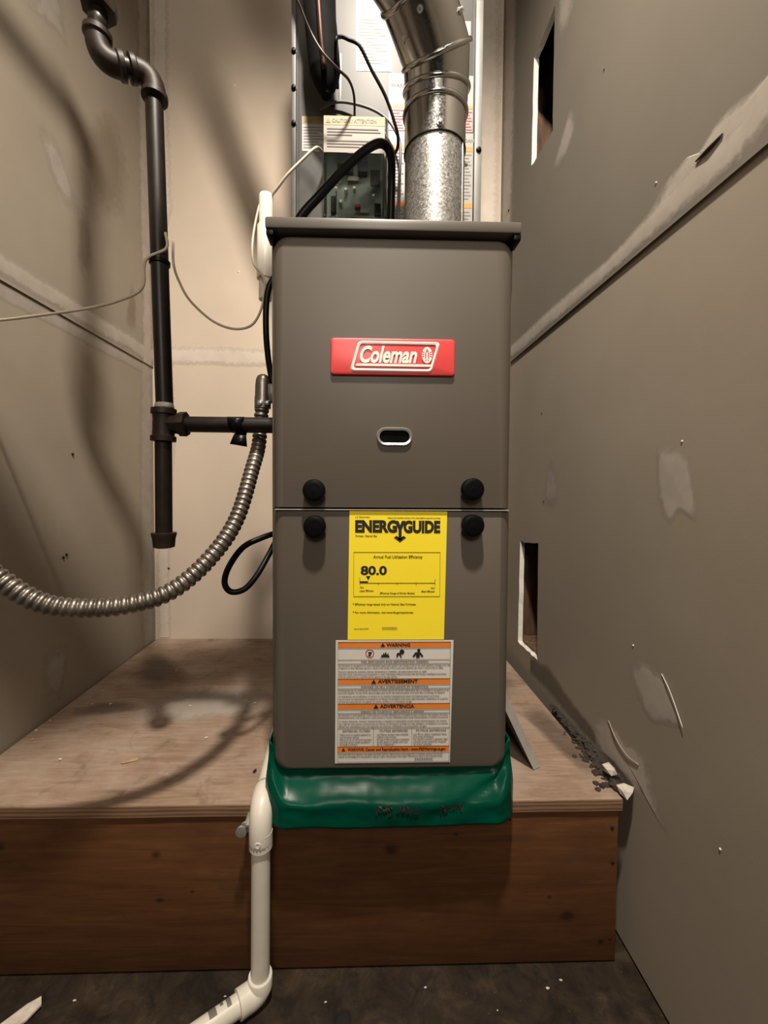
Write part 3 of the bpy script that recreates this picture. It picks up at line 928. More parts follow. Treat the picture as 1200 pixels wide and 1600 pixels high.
# the long Y that ends in an arrow
pb.poly([(ex5(u), ez5(v)) for u, v in ((578, 355), (606, 355), (606, 262), (640, 186), (608, 186), (592, 225), (576, 186), (545, 186), (578, 262))][::-1][::-1], YL)
pb.poly([(ex5(u), ez5(v)) for u, v in ((592, 376), (645, 335), (622, 318), (592, 342), (562, 318), (538, 335))], YL)
pb.build('wordmark', 'ink', lab)
pb = Bag()
tfit(pb, '80.0', 246, 478, 662, 74, ex5, ez5, YL, E5, 0.0006, 3)
pb.build('rating_number', 'ink', lab)
pb = Bag()
pb.poly([(ex5(u), ez5(v)) for u, v in ((314, 712), (332, 676), (294, 676))], YL)
pb.rect(ex5(240), ex5(312), ez5(736), ez5(722), YL)
pb.build('scale_marker', 'ink', lab)
fb = Bag()
tfit(fb, 'U.S. Government', 196, 325, 160, 15, ex5, ez5, YL, E5)
tfit(fb, 'Federal law prohibits removal of this label before consumer purchase', 483, 948, 166, 14, ex5, ez5, YL, E5)
tfit(fb, 'Furnace - Natural Gas', 200, 388, 328, 17, ex5, ez5, YL, E5, 0.00006)
tfit(fb, 'Annual Fuel Utilization Efficiency', 357, 793, 517, 26, ex5, ez5, YL, E5, 0.00008)
for a in (((186, 950, 463, 466)), (186, 950, 856, 859)):
    fb.rect(ex5(a[0]), ex5(a[1]), ez5(a[3]), ez5(a[2]), YL)
fb.rect(ex5(184), ex5(187), ez5(859), ez5(463), YL)
fb.rect(ex5(948), ex5(951), ez5(859), ez5(463), YL)
fb.rect(ex5(238), ex5(907), ez5(740), ez5(736), YL)
for u, va, vb in ((239, 690, 752), (404, 738, 758), (571, 738, 758), (738, 738, 760), (906, 705, 762)):
    fb.rect(ex5(u - 2), ex5(u + 2), ez5(vb), ez5(va), YL)
tfit(fb, '78.0', 240, 274, 784, 15, ex5, ez5, YL, E5)
tfit(fb, 'Least Efficient', 238, 362, 814, 16, ex5, ez5, YL, E5, 0.00005)
tfit(fb, '98.5', 870, 905, 790, 15, ex5, ez5, YL, E5)
tfit(fb, 'Most Efficient', 786, 905, 820, 16, ex5, ez5, YL, E5, 0.00005)
tfit(fb, 'Efficiency Range of Similar Models', 418, 727, 836, 16, ex5, ez5, YL, E5, 0.00005)
tfit(fb, '* Efficiency range based only on Natural Gas Furnaces.', 178, 740, 935, 17, ex5, ez5, YL, E5, 0.00005)
tfit(fb, '* For more information, visit www.ftc.gov/appliances.', 178, 718, 1008, 17, ex5, ez5, YL, E5, 0.00005)
tfit(fb, 'Part No. 035-21672-077', 192, 318, 1152, 11, ex5, ez5, YL, E5)
for k in range(22):
    fb.rect(ex5(442 + k * 6), ex5(442 + k * 6 + (2.2 if k % 3 else 3.8)), ez5(1156), ez5(1132), YL)
fb.build('fine_print', 'inkbrown', lab)['kind'] = 'stuff'

# white warning label
KW = 0.0001651
def wx(u): return -0.0385 + (u - 75) * KW
def wz(v): return 0.532 - (v - 58) * 0.0001690
wlb = Bag().poly([(wx(74), wz(1157)), (wx(1118), wz(1157)), (wx(1138), wz(60)), (wx(78), wz(58))], 0.6094, 0.0003).build('warning_label', 'paper', fu)
tag(wlb, 'white warning label with orange bands')
for a, b, c, d in ((100, 1116, 74, 122), (98, 1110, 400, 448), (97, 1108, 622, 670), (96, 1106, 1006, 1056)):
    Bag().rect(wx(a), wx(b), wz(d), wz(c), 0.6090, 0.0002).build('orange_band', 'orange', wlb)
wp = Bag()
def tri(bag, cu, v0, v1):
    h = (v1 - v0)
    bag.poly([(wx(cu - h * 0.58), wz(v1)), (wx(cu + h * 0.58), wz(v1)), (wx(cu), wz(v0))], YL - 0.0003)
YW = YL - 0.0003
tfit(wp, 'WARNING', 532, 745, 112, 29, wx, wz, YW, KW, 0.00022, 2); tri(wp, 500, 80, 114)
wp.build('heading', 'ink', wlb); wp = Bag()
tfit(wp, 'AVERTISSEMENT', 458, 818, 437, 30, wx, wz, YW, KW, 0.00022, 2); tri(wp, 420, 405, 442)
wp.build('heading', 'ink', wlb); wp = Bag()
tfit(wp, 'ADVERTENCIA', 478, 788, 659, 30, wx, wz, YW, KW, 0.00022, 2); tri(wp, 442, 626, 664)
wp.build('heading', 'ink', wlb); wp = Bag()
tfit(wp, 'WARNING: Cancer and Reproductive Harm - www.P65Warnings.ca.gov', 188, 1078, 1043, 26, wx, wz, YW, KW, 0.00014, 2); tri(wp, 150, 1016, 1044)
wp.build('heading', 'ink', wlb); wp = Bag()
# pictograms: flames, person by blast, person choking
wp.poly([(wx(u), wz(v)) for u, v in ((478, 208), (562, 208), (556, 188), (548, 196), (552, 168), (534, 186), (528, 154), (514, 182), (506, 164), (500, 190), (486, 182), (490, 200))], YW)
wp.build('pictogram', 'ink', wlb); wp = Bag()
wp.poly([(wx(672 + 22 * math.cos(k * PI / 6)), wz(160 + 22 * math.sin(-k * PI / 6))) for k in range(12)], YW)
wp.poly([(wx(u), wz(v)) for u, v in ((622, 208), (634, 208), (640, 188), (652, 190), (660, 210), (672, 210), (660, 176), (640, 166), (624, 178))], YW)
wp.build('pictogram', 'ink', wlb); wp = Bag()
wp.poly([(wx(824 + 15 * math.cos(k * PI / 6)), wz(148 + 15 * math.sin(-k * PI / 6))) for k in range(12)], YW)
wp.poly([(wx(u), wz(v)) for u, v in ((768, 200), (782, 208), (800, 184), (800, 214), (832, 214), (834, 184), (854, 208), (866, 198), (840, 164), (794, 164))], YW)
wp.build('pictogram', 'ink', wlb)
nr = Bag()
ring_pts = lambda r: [(wx(383) + r * math.cos(2 * PI * k / 20), wz(174) + r * math.sin(2 * PI * k / 20)) for k in range(20)]
ring_frame('prohibition_ring', ring_pts(0.0066), ring_pts(0.0052), 0.6092, 0.6084, 'inkred', wlb)
nr.poly([(wx(u), wz(v)) for u, v in ((366, 196), (392, 196), (392, 176), (404, 170), (400, 160), (374, 160), (366, 170), (382, 176))], YW)
nr.build('pictogram', 'ink', wlb)
fp = Bag()
def hl(v, u0=97, u1=1112): fp.rect(wx(u0), wx(u1), wz(v + 1.5), wz(v - 1.5), YW)
for v in (72, 124, 228, 262, 398, 450, 484, 620, 672, 704, 838, 1004, 1058, 1144): hl(v)
fp.rect(wx(97), wx(99), wz(1144), wz(72), YW)
fp.rect(wx(1108), wx(1111), wz(1144), wz(72), YW)
fp.rect(wx(419), wx(422), wz(1004), wz(838), YW)
fp.rect(wx(767), wx(770), wz(1004), wz(838), YW)
tfit(fp, 'FIRE, EXPLOSION AND ASPHYXIATION HAZARD', 306, 912, 254, 18, wx, wz, YW, KW, 0.00006)
tfit(fp, "DANGER DE FEU, D'EXPLOSION ET D'ASPHYXIE", 306, 912, 476, 16, wx, wz, YW, KW, 0.00006)
tfit(fp, 'RIESGO DE INCENDIO, EXPLOSION Y ASFIXIA', 306, 878, 698, 16, wx, wz, YW, KW, 0.00006)
body = [
 (284, 1108, 'Do not store or use gasoline or other flammable vapors and liquids in the vicinity of this or any other appliance. Storage of or use'),
 (306, 1048, 'of gasoline or other flammable vapors or liquids in the vicinity of this or any other appliance can result in serious injury or death.'),
 (338, 900, 'Improper adjustment, alteration, service, maintenance or installation can cause serious injury or death.'),
 (361, 1075, "Read and follow instructions and precautions in User's Information Manual provided with this furnace. Installation and service"),
 (384, 635, 'must be performed by a qualified service agency or the gas supplier.'),
 (505, 1100, "N'entreposez pas ou n'utilisez pas de l'essence ou autres vapeurs et liquides inflammables dans le voisinage de cet appareil ou de"),
 (527, 1065, "tout autre appareil. Ne pas suivre cette consigne peut causer des blessures graves ou la mort dans le voisinage de l'appareil."),
 (558, 1016, "Un ajustement, une modification, un service ou un entretien inadequat peut causer des blessures graves ou la mort."),
 (582, 1092, "Lire et suivre les instructions et precautions du Manuel d'information fourni avec cette fournaise. L'installation et le service"),
 (606, 765, "doivent etre executes par une agence de service qualifiee ou le fournisseur de gaz."),
 (726, 1100, 'No almacene ni utilice gasolina u otros vapores y liquidos inflamables en la cercania de este o cualquier otro aparato domestico.'),
 (748, 1098, 'El almacenamiento o uso de gasolina u otros vapores o liquidos inflamables puede causar lesiones graves o la muerte de personas.'),
 (781, 1085, 'Un ajuste, alteracion, servicio, mantenimiento o instalacion inadecuados puede causar lesiones graves o la muerte.'),
 (805, 1095, 'Lea y siga las instrucciones y precauciones del Manual de informacion provisto con este calefactor. La instalacion y el servicio'),
 (828, 902, 'deben ser realizados por una agencia de servicio calificada o el proveedor de gas.'),
 (1078, 1052, 'Ce produit peut vous exposer a des agents chimiques reconnus. Este producto puede exponerlo a productos quimicos reconocidos'),
 (1099, 1050, 'Cancer et dommages a la reproduction. Cancer y dano reproductivo. Para mayor informacion visite el sitio indicado arriba.')]
for v, u1, s in body:
    tfit(fp, s, 105, u1, v, 13, wx, wz, YW, KW, 0.00003, 1)
for u0, u1, hd, rows in ((118, 404, 'EXTERNAL FILTERS', ('Filters must be installed external to', 'the furnace casing.', 'Failure to do so will void warranty', 'and may cause unsafe operation', 'and damage to equipment.')),
                         (452, 745, 'FILTRES EXTERNES', ('Les filtres doivent etre installes', "a l'exterieur du caisson de fournaise.", 'Ne pas le faire annulera la garantie', 'et peut causer un danger pour vous', 'et le materiel.')),
                         (782, 1094, 'FILTROS EXTERNOS', ('Los filtros deben instalarse fuera', 'de la carcasa del calefactor.', 'No hacerlo anulara la garantia legal', 'y puede causar operacion insegura', 'del equipo completo.'))):
    tfit(fp, hd, u0 + 25, u1 - 15, 870, 16, wx, wz, YW, KW, 0.00006)
    for i, s in enumerate(rows):
        tfit(fp, s, u0, u0 + (u1 - u0) * (0.97, 0.6, 1.0, 0.95, 0.55)[i], 902 + i * 22, 13, wx, wz, YW, KW, 0.00003, 1)
for k in range(24):
    fp.rect(wx(798 + k * 7), wx(798 + k * 7 + (3 if k % 3 else 5)), wz(1136), wz(1112), YW)
fp.build('fine_print', 'inkgrey', wlb)['kind'] = 'stuff'

# ------------------------------------------------------------------ green filter seal
bm = bmesh.new()
NU, NV = 90, 22
grid = []
bx0, bx1 = FX0 - 0.003, FX1 + 0.0035
for i in range(NU + 1):
    u = i / NU
    # plan outline: runs along the left side, across the front, along the right side
    s = -0.06 + u * (bx1 - bx0 + 0.12)
    col = []
    for j in range(NV + 1):
        v = j / NV                       # 0 top, 1 bottom
        if s < 0:
            x, back = bx0, -s
        elif s > bx1 - bx0:
            x, back = bx1, s - (bx1 - bx0)
        else:
            x, back = bx0 + s, 0
        f = min(max((x - bx0) / (bx1 - bx0), 0), 1)
        ear = max(0.0, 1 - f / 0.075) + max(0.0, 1 - (1 - f) / 0.075)
        ear = min(1.0, ear)
        ear = ear * ear * (3 - 2 * ear)
        ztop = 0.3335 + 0.036 * ear + (0.0 if back == 0 else 0.004)
        zbot = 0.2665 - 0.003 * (1 - f) + 0.003 * math.sin(f * 9) * 0.4
        if f > 0.985: zbot -= 0.004
        z = ztop + (zbot - ztop) * v
        q_ = min(max((v - 0.10) / 0.50, 0), 1)
        bul = q_ * q_ * (3 - 2 * q_)
        yfront = 0.6195 - 0.026 * bul * (1 - 0.5 * ear) - 0.006 * v
        if ear > 0.001 and v < 0.35:
            yfront = yfront + 0.006 * ear
        # pulled folds that fan out from the right corner, one from the left
        fr_ = (1 - f)
        fold = 0.0
        for (ang, amp, wd) in ((0.16, 0.0040, 0.035), (0.34, 0.0028, 0.03), (0.52, -0.003, 0.03)):
            dv = v - (0.10 + fr_ * ang * 4.2)
            fold += amp * math.exp(-(dv / (wd + fr_ * 0.35)) ** 2) * math.exp(-(fr_ / 0.42) ** 2)
        dv = v - (0.16 + 0.42 * (1 - math.exp(-f / 0.06)))
        fold += 0.0035 * math.exp(-(dv / 0.07) ** 2) * math.exp(-(f / 0.22) ** 2)
        fold += 0.0016 * noise.noise(Vector((x * 24, v * 3.5, 2.0))) + 0.0007 * noise.noise(Vector((x * 70, v * 8, 5.0)))
        y = yfront - fold
        if back:
            y = 0.622 + back - 0.006 * bul
            x += (0.004 * bul) * (-1 if s < 0 else 1)
        col.append(bm.verts.new((x, y, z)))
    grid.append(col)
for i in range(NU):
    for j in range(NV):
        bm.faces.new((grid[i][j], grid[i + 1][j], grid[i + 1][j + 1], grid[i][j + 1]))
bmesh.ops.recalc_face_normals(bm, faces=bm.faces)
bag_surface = [[v.co.copy() for v in c] for c in grid]
ret = bmesh.ops.solidify(bm, geom=list(bm.faces), thickness=0.0012)
sealr = empty('filter_seal', (0.0445, 0.60, 0.263))
tag(sealr, 'glossy green plastic filter seal stretched around the furnace base', 'filter seal')
from_bm('film_sleeve', bm, 'film', sealr, True)
# upside-down print on the film, wrapped on the surface
def bag_y(x, z):
    best = None
    for i in range(12, NU - 11):
        for p in bag_surface[i]:
            d = (p.x - x) ** 2 + (p.z - z) ** 2
            if best is None or d < best[0]:
                best = (d, p.y)
    return best[1]
for s, xr, zr, sz_ in (('Filter Seal', 0.0850, 0.2960, 0.0175), ('Air-RI', 0.1520, 0.2995, 0.0165)):
    dt = text_data(s, sz_, 0, 0, 0, 'LEFT', 0.0003, 0.92, 0, 0.0002, PI, 3)
    V = []
    for vv in dt[0]:
        X, Z = xr + vv[0], zr + vv[2] + (0.0035 * math.sin((xr + vv[0]) * 40) if s == 'Air-RI' else 0)
        V.append((X, vv[1], Z))
    ys = {}
    W = []
    for (X, yy, Z) in V:
        key = (round(X / 0.002), round(Z / 0.002))
        if key not in ys:
            ys[key] = bag_y(X, Z)
        W.append((X, ys[key] - 0.0022 + yy, Z))
    Bag().add((W, dt[1])).build('printing', 'ink', sealr)

# ------------------------------------------------------------------ evaporator coil case
ZC0, ZC1 = 1.140, 2.10
co = empty('coil_cabinet', (0.04, 1.06, ZC0))
tag(co, 'grey sheet metal coil cabinet standing on the furnace behind the flue', 'coil cabinet')
box('case', -0.1400, 0.2285, 0.842, 1.300, ZC0, ZC1, 'coil', co, 0.002)
box('front_panel', -0.128, 0.2120, 0.8375, 0.8425, ZC0 + 0.01, ZC1 - 0.01, 'coil', co, 0.0018)
box('edge_flange', -0.1415, -0.1325, 0.835, 0.846, ZC0, ZC1, 'coil', co, 0.001)
box('edge_flange', 0.2165, 0.2305, 0.832, 0.846, ZC0, 1.705, 'flange', co, 0.001)
box('panel_rib', -0.0495, -0.0440, 0.8355, 0.838, 1.510, 1.600, 'flange', co, 0.001)
for xx, zz in ((-0.1365, 1.600), (-0.1365, 1.531), (-0.1365, 1.464), (0.2245, 1.421), (-0.0615, 1.505), (0.2235, 1.72)):
    yy = 0.8325 if xx > 0.2 else (0.8355 if xx < -0.1 else 0.838)
    lathe('screw', (xx, yy + 0.001, zz), (xx, yy - 0.006, zz), [(0, 0.0058), (0.0018, 0.0058), (0.002, 0.0042), (0.0052, 0.0040), (0.0058, 0.003)], 'black', co, 10)
def coil_label(x0, x1, z0, z1, mat='paperdimmed', y=0.8372):
    return Bag().rect(x0, x1, z0, z1, y, 0.0003).build('label', mat, co)
lb = coil_label(-0.0163, 0.0531, 1.569, 1.76)
fb = Bag()
yl = 0.8367
fb.text('A coil, R-410A', 0.010, -0.012, 1.678, yl, bold=0.0003)
for i in range(15):
    z = 1.664 - i * 0.0058
    fb.rect(-0.012, -0.012 + (0.055, 0.040, 0.030, 0.058, 0.045)[i % 5], z, z + 0.0022, yl)
fb.rect(-0.012, 0.050, 1.702, 1.704, yl)
fb.text('CAP', 0.012, -0.012, 1.712, yl, bold=0.0003)
fb.build('fine_print', 'inkgrey', lb)['kind'] = 'stuff'
lb = coil_label(0.165, 0.207, 1.628, 1.669)
Bag().rect(0.188, 0.198, 1.636, 1.640, yl).rect(0.186, 0.199, 1.644, 1.647, yl).build('fine_print', 'inkgrey', lb)
lb = coil_label(0.048, 0.2135, 1.4585, 1.566)
for z0, z1 in ((1.502, 1.5085),):
    Bag().rect(0.050, 0.2125, z0, z1, yl, 0.0002).build('orange_band', 'orange', lb)
fb = Bag()
for i in range(7):
    for xa in (0.053, 0.196):
        fb.rect(xa, xa + (0.020, 0.014, 0.018)[i % 3] * (0.8 if xa > 0.1 else 1.2), 1.495 - i * 0.0056, 1.4975 - i * 0.0056, yl)
fb.text('WARNING', 0.010, 0.052, 1.540, yl, bold=0.0003)
fb.build('fine_print', 'inkred', lb)['kind'] = 'stuff'
lb = coil_label(0.048, 0.2150, 1.275, 1.4565)
for z0, z1 in ((1.4205, 1.4300), (1.3120, 1.3220)):
    Bag().rect(0.050, 0.2140, z0, z1, yl, 0.0002).build('orange_band', 'orange', lb)
fb = Bag()
for i in range(20):
    z = 1.4135 - i * 0.0065
    if 1.303 < z < 1.325: continue
    for xa in (0.052, 0.196):
        fb.rect(xa, xa + (0.026, 0.018, 0.022)[i % 3] * (0.6 if xa > 0.1 else 1.0), z, z + 0.0024, yl)
fb.text('DANGER', 0.009, 0.197, 1.439, yl, bold=0.0003)
fb.build('fine_print', 'inkgrey', lb)['kind'] = 'stuff'
lb = coil_label(-0.1211, -0.070, 1.414, 1.480, 'paperdimmed')
Bag().rect(-0.1205, -0.0705, 1.4655, 1.4795, yl + 0.0002, 0.0002).build('yellow_band', 'cautiony', lb)
fb = Bag()
fb.text('CAUTION', 0.0085, -0.1085, 1.4695, yl - 0.0002, bold=0.0003)
fb.poly([(-0.1180, 1.4685), (-0.1105, 1.4685), (-0.1142, 1.4765)], yl - 0.0002)
for i in range(8):
    fb.rect(-0.118, -0.118 + (0.036, 0.044, 0.030)[i % 3], 1.458 - i * 0.0055, 1.4600 - i * 0.0055, yl)
fb.build('fine_print', 'inkgrey', lb)['kind'] = 'stuff'

# ------------------------------------------------------------------ clear control box
cb = empty('control_box', (-0.018, 0.81, 1.255))
tag(cb, 'clear plastic control box with circuit board and yellow caution sticker', 'control box')
CX0, CX1, CZ0, CZ1 = -0.0745, 0.0400, 1.2575, 1.4385
box('back_case', CX0 + 0.002, CX1 - 0.002, 0.812, 0.8365, CZ0 + 0.002, CZ1 - 0.002, 'black', cb, 0.002)
pcb = box('circuit_board', CX0 + 0.004, CX1 - 0.004, 0.8085, 0.8118, CZ0 + 0.005, CZ1 - 0.005, 'board_pcb', cb)
rnd = random.Random(11)
for (xx, zz, r) in ((-0.046, 1.338, 0.0042), (-0.043, 1.294, 0.0036), (-0.018, 1.319, 0.003), (-0.034, 1.316, 0.0028), (0.018, 1.306, 0.0028), (-0.052, 1.318, 0.0024)):
    lathe('capacitor', (xx, 0.8086, zz), (xx, 0.79, zz), [(0, r), (0.010, r), (0.0112, r * 0.8)], 'solder', pcb, 12)
for (xa, xb, za, zb, d) in ((-0.050, -0.020, 1.348, 1.362, 0.012), (-0.012, 0.006, 1.346, 1.366, 0.014), (0.012, 0.030, 1.330, 1.352, 0.011), (-0.062, -0.052, 1.275, 1.305, 0.008), (-0.006, 0.010, 1.276, 1.284, 0.006), (0.020, 0.032, 1.270, 1.292, 0.010), (-0.030, -0.010, 1.335, 1.343, 0.006)):
    box('chip', xa, xb, 0.8085 - d, 0.8086, za, zb, 'black' if d > 0.007 else 'inkgrey', pcb, 0.0006)
box('relay', -0.016, -0.006, 0.802, 0.8086, 1.286, 1.292, 'inkred', pcb, 0.0006)
# clear cover: open-backed shell
bm = bmesh.new()
def rr(x0, x1, z0, z1, r, y):
    pts = []
    for cx, cz, s in ((x1 - r, z1 - r, 0), (x0 + r, z1 - r, 1), (x0 + r, z0 + r, 2), (x1 - r, z0 + r, 3)):
        for k in range(5):
            a = s * PI / 2 + k / 4 * PI / 2
            pts.append((cx + math.cos(a) * r, y, cz + math.sin(a) * r))
    return pts
V, Fc = [], []
lay = [rr(CX0 - 0.0008, CX1 + 0.0030, CZ0, CZ1, 0.006, 0.8115), rr(CX0 - 0.0008, CX1 + 0.0030, CZ0, CZ1, 0.006, 0.7880), rr(CX0 + 0.0008, CX1 + 0.0014, CZ0 + 0.0016, CZ1 - 0.0016, 0.005, 0.7850),
       rr(CX0 + 0.0008, CX1 + 0.0014, CZ0 + 0.0016, CZ1 - 0.0016, 0.005, 0.7866), rr(CX0 + 0.0010, CX1 + 0.0012, CZ0 + 0.0018, CZ1 - 0.0018, 0.005, 0.8115)]
n = 20
for l_ in lay: V += l_
for i in range(4):
    if i == 2: continue
    for k in range(n):
        Fc.append((i * n + k, i * n + (k + 1) % n, (i + 1) * n + (k + 1) % n, (i + 1) * n + k))
Fc.append(tuple(range(2 * n, 3 * n)))
Fc.append(tuple(range(3 * n, 4 * n)))
for k in range(n):
    Fc.append((k, (k + 1) % n, 4 * n + (k + 1) % n, 4 * n + k))
cover = mesh('clear_cover', V, Fc, 'clear', cb, 35)
ring_frame('cover_rim', [(p[0], p[2]) for p in rr(CX0 - 0.002, CX1 + 0.0042, CZ0 - 0.0012, CZ1 + 0.0004, 0.006, 0)], [(p[0], p[2]) for p in rr(CX0 + 0.0002, CX1 + 0.0018, CZ0 + 0.001, CZ1 - 0.001, 0.005, 0)], 0.8125, 0.8085, 'steel', cb)
st = Bag().rect(CX0 + 0.0005, CX1 - 0.002, 1.3720, 1.4370, 0.7845, 0.0003).build('caution_sticker', 'creamdimmed', cb)
Bag().rect(CX0 + 0.001, CX1 - 0.0025, 1.4205, 1.4365, 0.7841, 0.0002).build('yellow_band', 'cautiony', st)
fb = Bag()
ys_ = 0.7836
fb.text('CAUTION / ATTENTION', 0.0090, -0.0590, 1.4250, ys_, bold=0.0003, sx=0.83)
fb.poly([(-0.0700, 1.4240), (-0.0615, 1.4240), (-0.0658, 1.4330)], ys_)
for i, w in enumerate((0.094, 0.098, 0.046, 0.0, 0.096, 0.094, 0.060, 0.0, 0.030)):
    if w:
        xs_ = -0.068 + (0.038 if i == 8 else 0)
        fb.rect(xs_, xs_ + w, 1.4130 - i * 0.0053, 1.4150 - i * 0.0053, ys_)
fb.build('fine_print', 'inkgrey', st)['kind'] = 'stuff'

# ------------------------------------------------------------------ flue pipe
fp_ = empty('flue_pipe', (0.1194, 0.72, 1.1385))
tag(fp_, 'round galvanised flue pipe with jointed elbow rising from the furnace top', 'flue pipe')
AX = [Vector(p) for p in ((0.1194, 0.720, 1.1388), (0.1192, 0.720, 1.322), (0.1194, 0.719, 1.385), (0.1200, 0.713, 1.4195), (0.1150, 0.690, 1.4540), (0.0690, 0.635, 1.503), (-0.090, 0.490, 1.565), (-0.25, 0.35, 1.625), (-0.45, 0.175, 1.690))]
RR = [0.0500, 0.0512, 0.0525, 0.0530, 0.0530, 0.0530, 0.0530, 0.0530]
dirs = [(b - a).normalized() for a, b in zip(AX, AX[1:])]
NF = 40
def mitre(i_joint, i_seg, r, u):
    p, d = AX[i_joint], dirs[i_seg]
    if i_joint == 0 or i_joint == len(AX) - 1: nrm = d
    else: nrm = (dirs[i_joint - 1] + dirs[i_joint]).normalized()
    w = d.cross(u)
    out = []
    for k in range(NF):
        a = 2 * PI * k / NF
        q = p + u * math.cos(a) * r + w * math.sin(a) * r
        s = (p - q).dot(nrm) / d.dot(nrm)
        out.append(q + d * s)
    return out
uvec = Vector((1, 0, 0))
for i in range(len(dirs)):
    d = dirs[i]
    uvec = (uvec - d * uvec.dot(d)).normalized()
    a, b = mitre(i, i, RR[i], uvec), mitre(i + 1, i, RR[i], uvec)
    V = a + b
    Fc = [(k, (k + 1) % NF, NF + (k + 1) % NF, NF + k) for k in range(NF)]
    mesh('pipe_section' if i in (0, len(dirs) - 1) else 'elbow_gore', V, Fc, 'galv' if i == 0 else 'galvs', fp_, True)
    if i >= 1:
        ring_c = mitre(i + 1, i, RR[i] + 0.0008, uvec) if i < len(dirs) - 1 else None
        if ring_c:
            V, Fc = [], []
            pts = ring_c
            nn = len(pts)
            nrm = (dirs[i] + dirs[i + 1]).normalized()
            for k in range(nn):
                rad = (pts[k] - AX[i + 1]).normalized()
                for j in range(8):
                    t = 2 * PI * j / 8
                    V.append(pts[k] + rad * math.cos(t) * 0.0032 + nrm * math.sin(t) * 0.0042)
            for k in range(nn):
                for j in range(8):
                    Fc.append((k * 8 + j, k * 8 + (j + 1) % 8, ((k + 1) % nn) * 8 + (j + 1) % 8, ((k + 1) % nn) * 8 + j))
            mesh('bead', V, Fc, 'galvs', fp_, True)
# lap edge where the elbow slips over the pipe, vertical seam, screws
lathe('lap_edge', AX[1] - Vector((0, 0, 0.0016)), AX[1], [(0, 0.0505), (0.0002, 0.0520), (0.0016, 0.0522), (0.0026, 0.0514)], 'iron', fp_, 40)
tube('seam', [(0.1194 + 0.0505 * math.cos(-0.62), 0.720 + 0.0505 * math.sin(-0.62), 1.140), (0.1192 + 0.0505 * math.cos(-0.62), 0.720 + 0.0505 * math.sin(-0.62), 1.320)], 0.0011, 'steel', fp_, 6)
def screw_at(p, dr, parent):
    p, dr = Vector(p), Vector(dr).normalized()
    lathe('screw', p - dr * 0.001, p + dr * 0.006, [(0, 0.0050), (0.002, 0.0050), (0.0022, 0.0036), (0.0062, 0.0034), (0.0068, 0.0022)], 'chrome', parent, 10)
screw_at((0.1192, 0.720 - 0.0520, 1.330), (0, -1, 0.1), fp_)
screw_at((0.1192 + 0.0512, 0.722, 1.309), (1, 0, 0), fp_)
mid = AX[4].lerp(AX[5], 0.55)
dd = dirs[4]
side = dd.cross(Vector((0, 0, 1))).normalized()
dn = side.cross(dd).normalized() * -1
for ang in (0.3, -0.35):
    v_ = (dn * math.cos(ang) + side * math.sin(ang))
    if v_.z > 0: v_ = -v_
    screw_at(mid + v_ * 0.053 + dd * (0.012 if ang < 0 else -0.004), v_, fp_)
screw_at(AX[4].lerp(AX[5], 0.3) - side * 0.053, -side, fp_)

# ------------------------------------------------------------------ lines and cables above the furnace
ins = empty('refrigerant_line', (-0.07, 0.78, 1.468))
tag(ins, 'black foam insulated refrigerant line with copper tube above the control box', 'refrigerant line')
ip = catmull([(-0.35, 0.775, 2.40), (-0.32, 0.775, 2.31), (-0.25, 0.775, 2.12), (-0.173, 0.775, 1.92), (-0.105, 0.772, 1.75), (-0.0830, 0.770, 1.66), (-0.0797, 0.772, 1.60), (-0.0745, 0.776, 1.545), (-0.0715, 0.780, 1.5125), (-0.0700, 0.781, 1.488), (-0.0690, 0.782, 1.4676)], 8)
L_ = len(ip)
rad = []
for i, p in enumerate(ip):
    r = 0.0285 + 0.0018 * noise.noise(Vector((p.z * 30, 0, 0)))
    if p.z < 1.510: r *= max(0.10, ((p.z - 1.4665) / 0.0435)) ** 0.5
    rad.append(r)
V, Fc = sweep_data(ip, rad, 20)
mesh('insulation', V, Fc, 'foam', ins, True)
tube('copper_tube', [(-0.35, 0.742, 2.40), (-0.25, 0.742, 2.12), (-0.176, 0.742, 1.92), (-0.109, 0.741, 1.75), (-0.0860, 0.741, 1.66), (-0.0800, 0.7415, 1.60), (-0.0755, 0.7455, 1.54), (-0.0705, 0.756, 1.492)], 0.0048, 'copper', ins, 10, True, 6)

def wire(name, pts, r, mat, label, cat='wire', group=None, n=10, per=8):
    o = tube(name, pts, r, mat, None, n, True, per)
    return tag(o, label, cat, group)
wire('power_cable', [(-0.128, 0.70, 1.146), (-0.1053, 0.70, 1.198), (-0.0719, 0.70, 1.2368), (-0.0306, 0.71, 1.2893), (0.0066, 0.72, 1.3293), (0.0312, 0.735, 1.3500), (0.0470, 0.75, 1.3430), (0.0500, 0.770, 1.312), (0.0500, 0.782, 1.262), (0.0500, 0.79, 1.20), (0.0500, 0.79, 1.1395)], 0.0072, 'rubber', 'thick black cable arching in front of the control box', 'cable', n=14)
wire('control_wire', [(-0.050, 0.800, 1.500), (-0.0500, 0.745, 1.522), (-0.0432, 0.747, 1.5376), (-0.0276, 0.75, 1.5365), (-0.0086, 0.75, 1.5263), (0.0118, 0.76, 1.4979), (0.0376, 0.77, 1.4617), (0.0547, 0.78, 1.426), (0.0628, 0.79, 1.406), (0.0610, 0.80, 1.3907), (0.0480, 0.805, 1.383), (0.044, 0.808, 1.381)], 0.0029, 'rubber', 'thin black wire arching over the white label on the coil cabinet', group='thin control wires above the furnace')
wire('control_wire', [(-0.0855, 0.832, 1.4880), (-0.0507, 0.828, 1.5009), (0.0009, 0.822, 1.4884), (0.0378, 0.82, 1.4692), (0.0598, 0.815, 1.4382), (0.0690, 0.81, 1.3988), (0.066, 0.812, 1.30), (0.066, 0.812, 1.1395)], 0.0027, 'wireg', 'thin grey wire curving behind the top of the control box', group='thin control wires above the furnace')
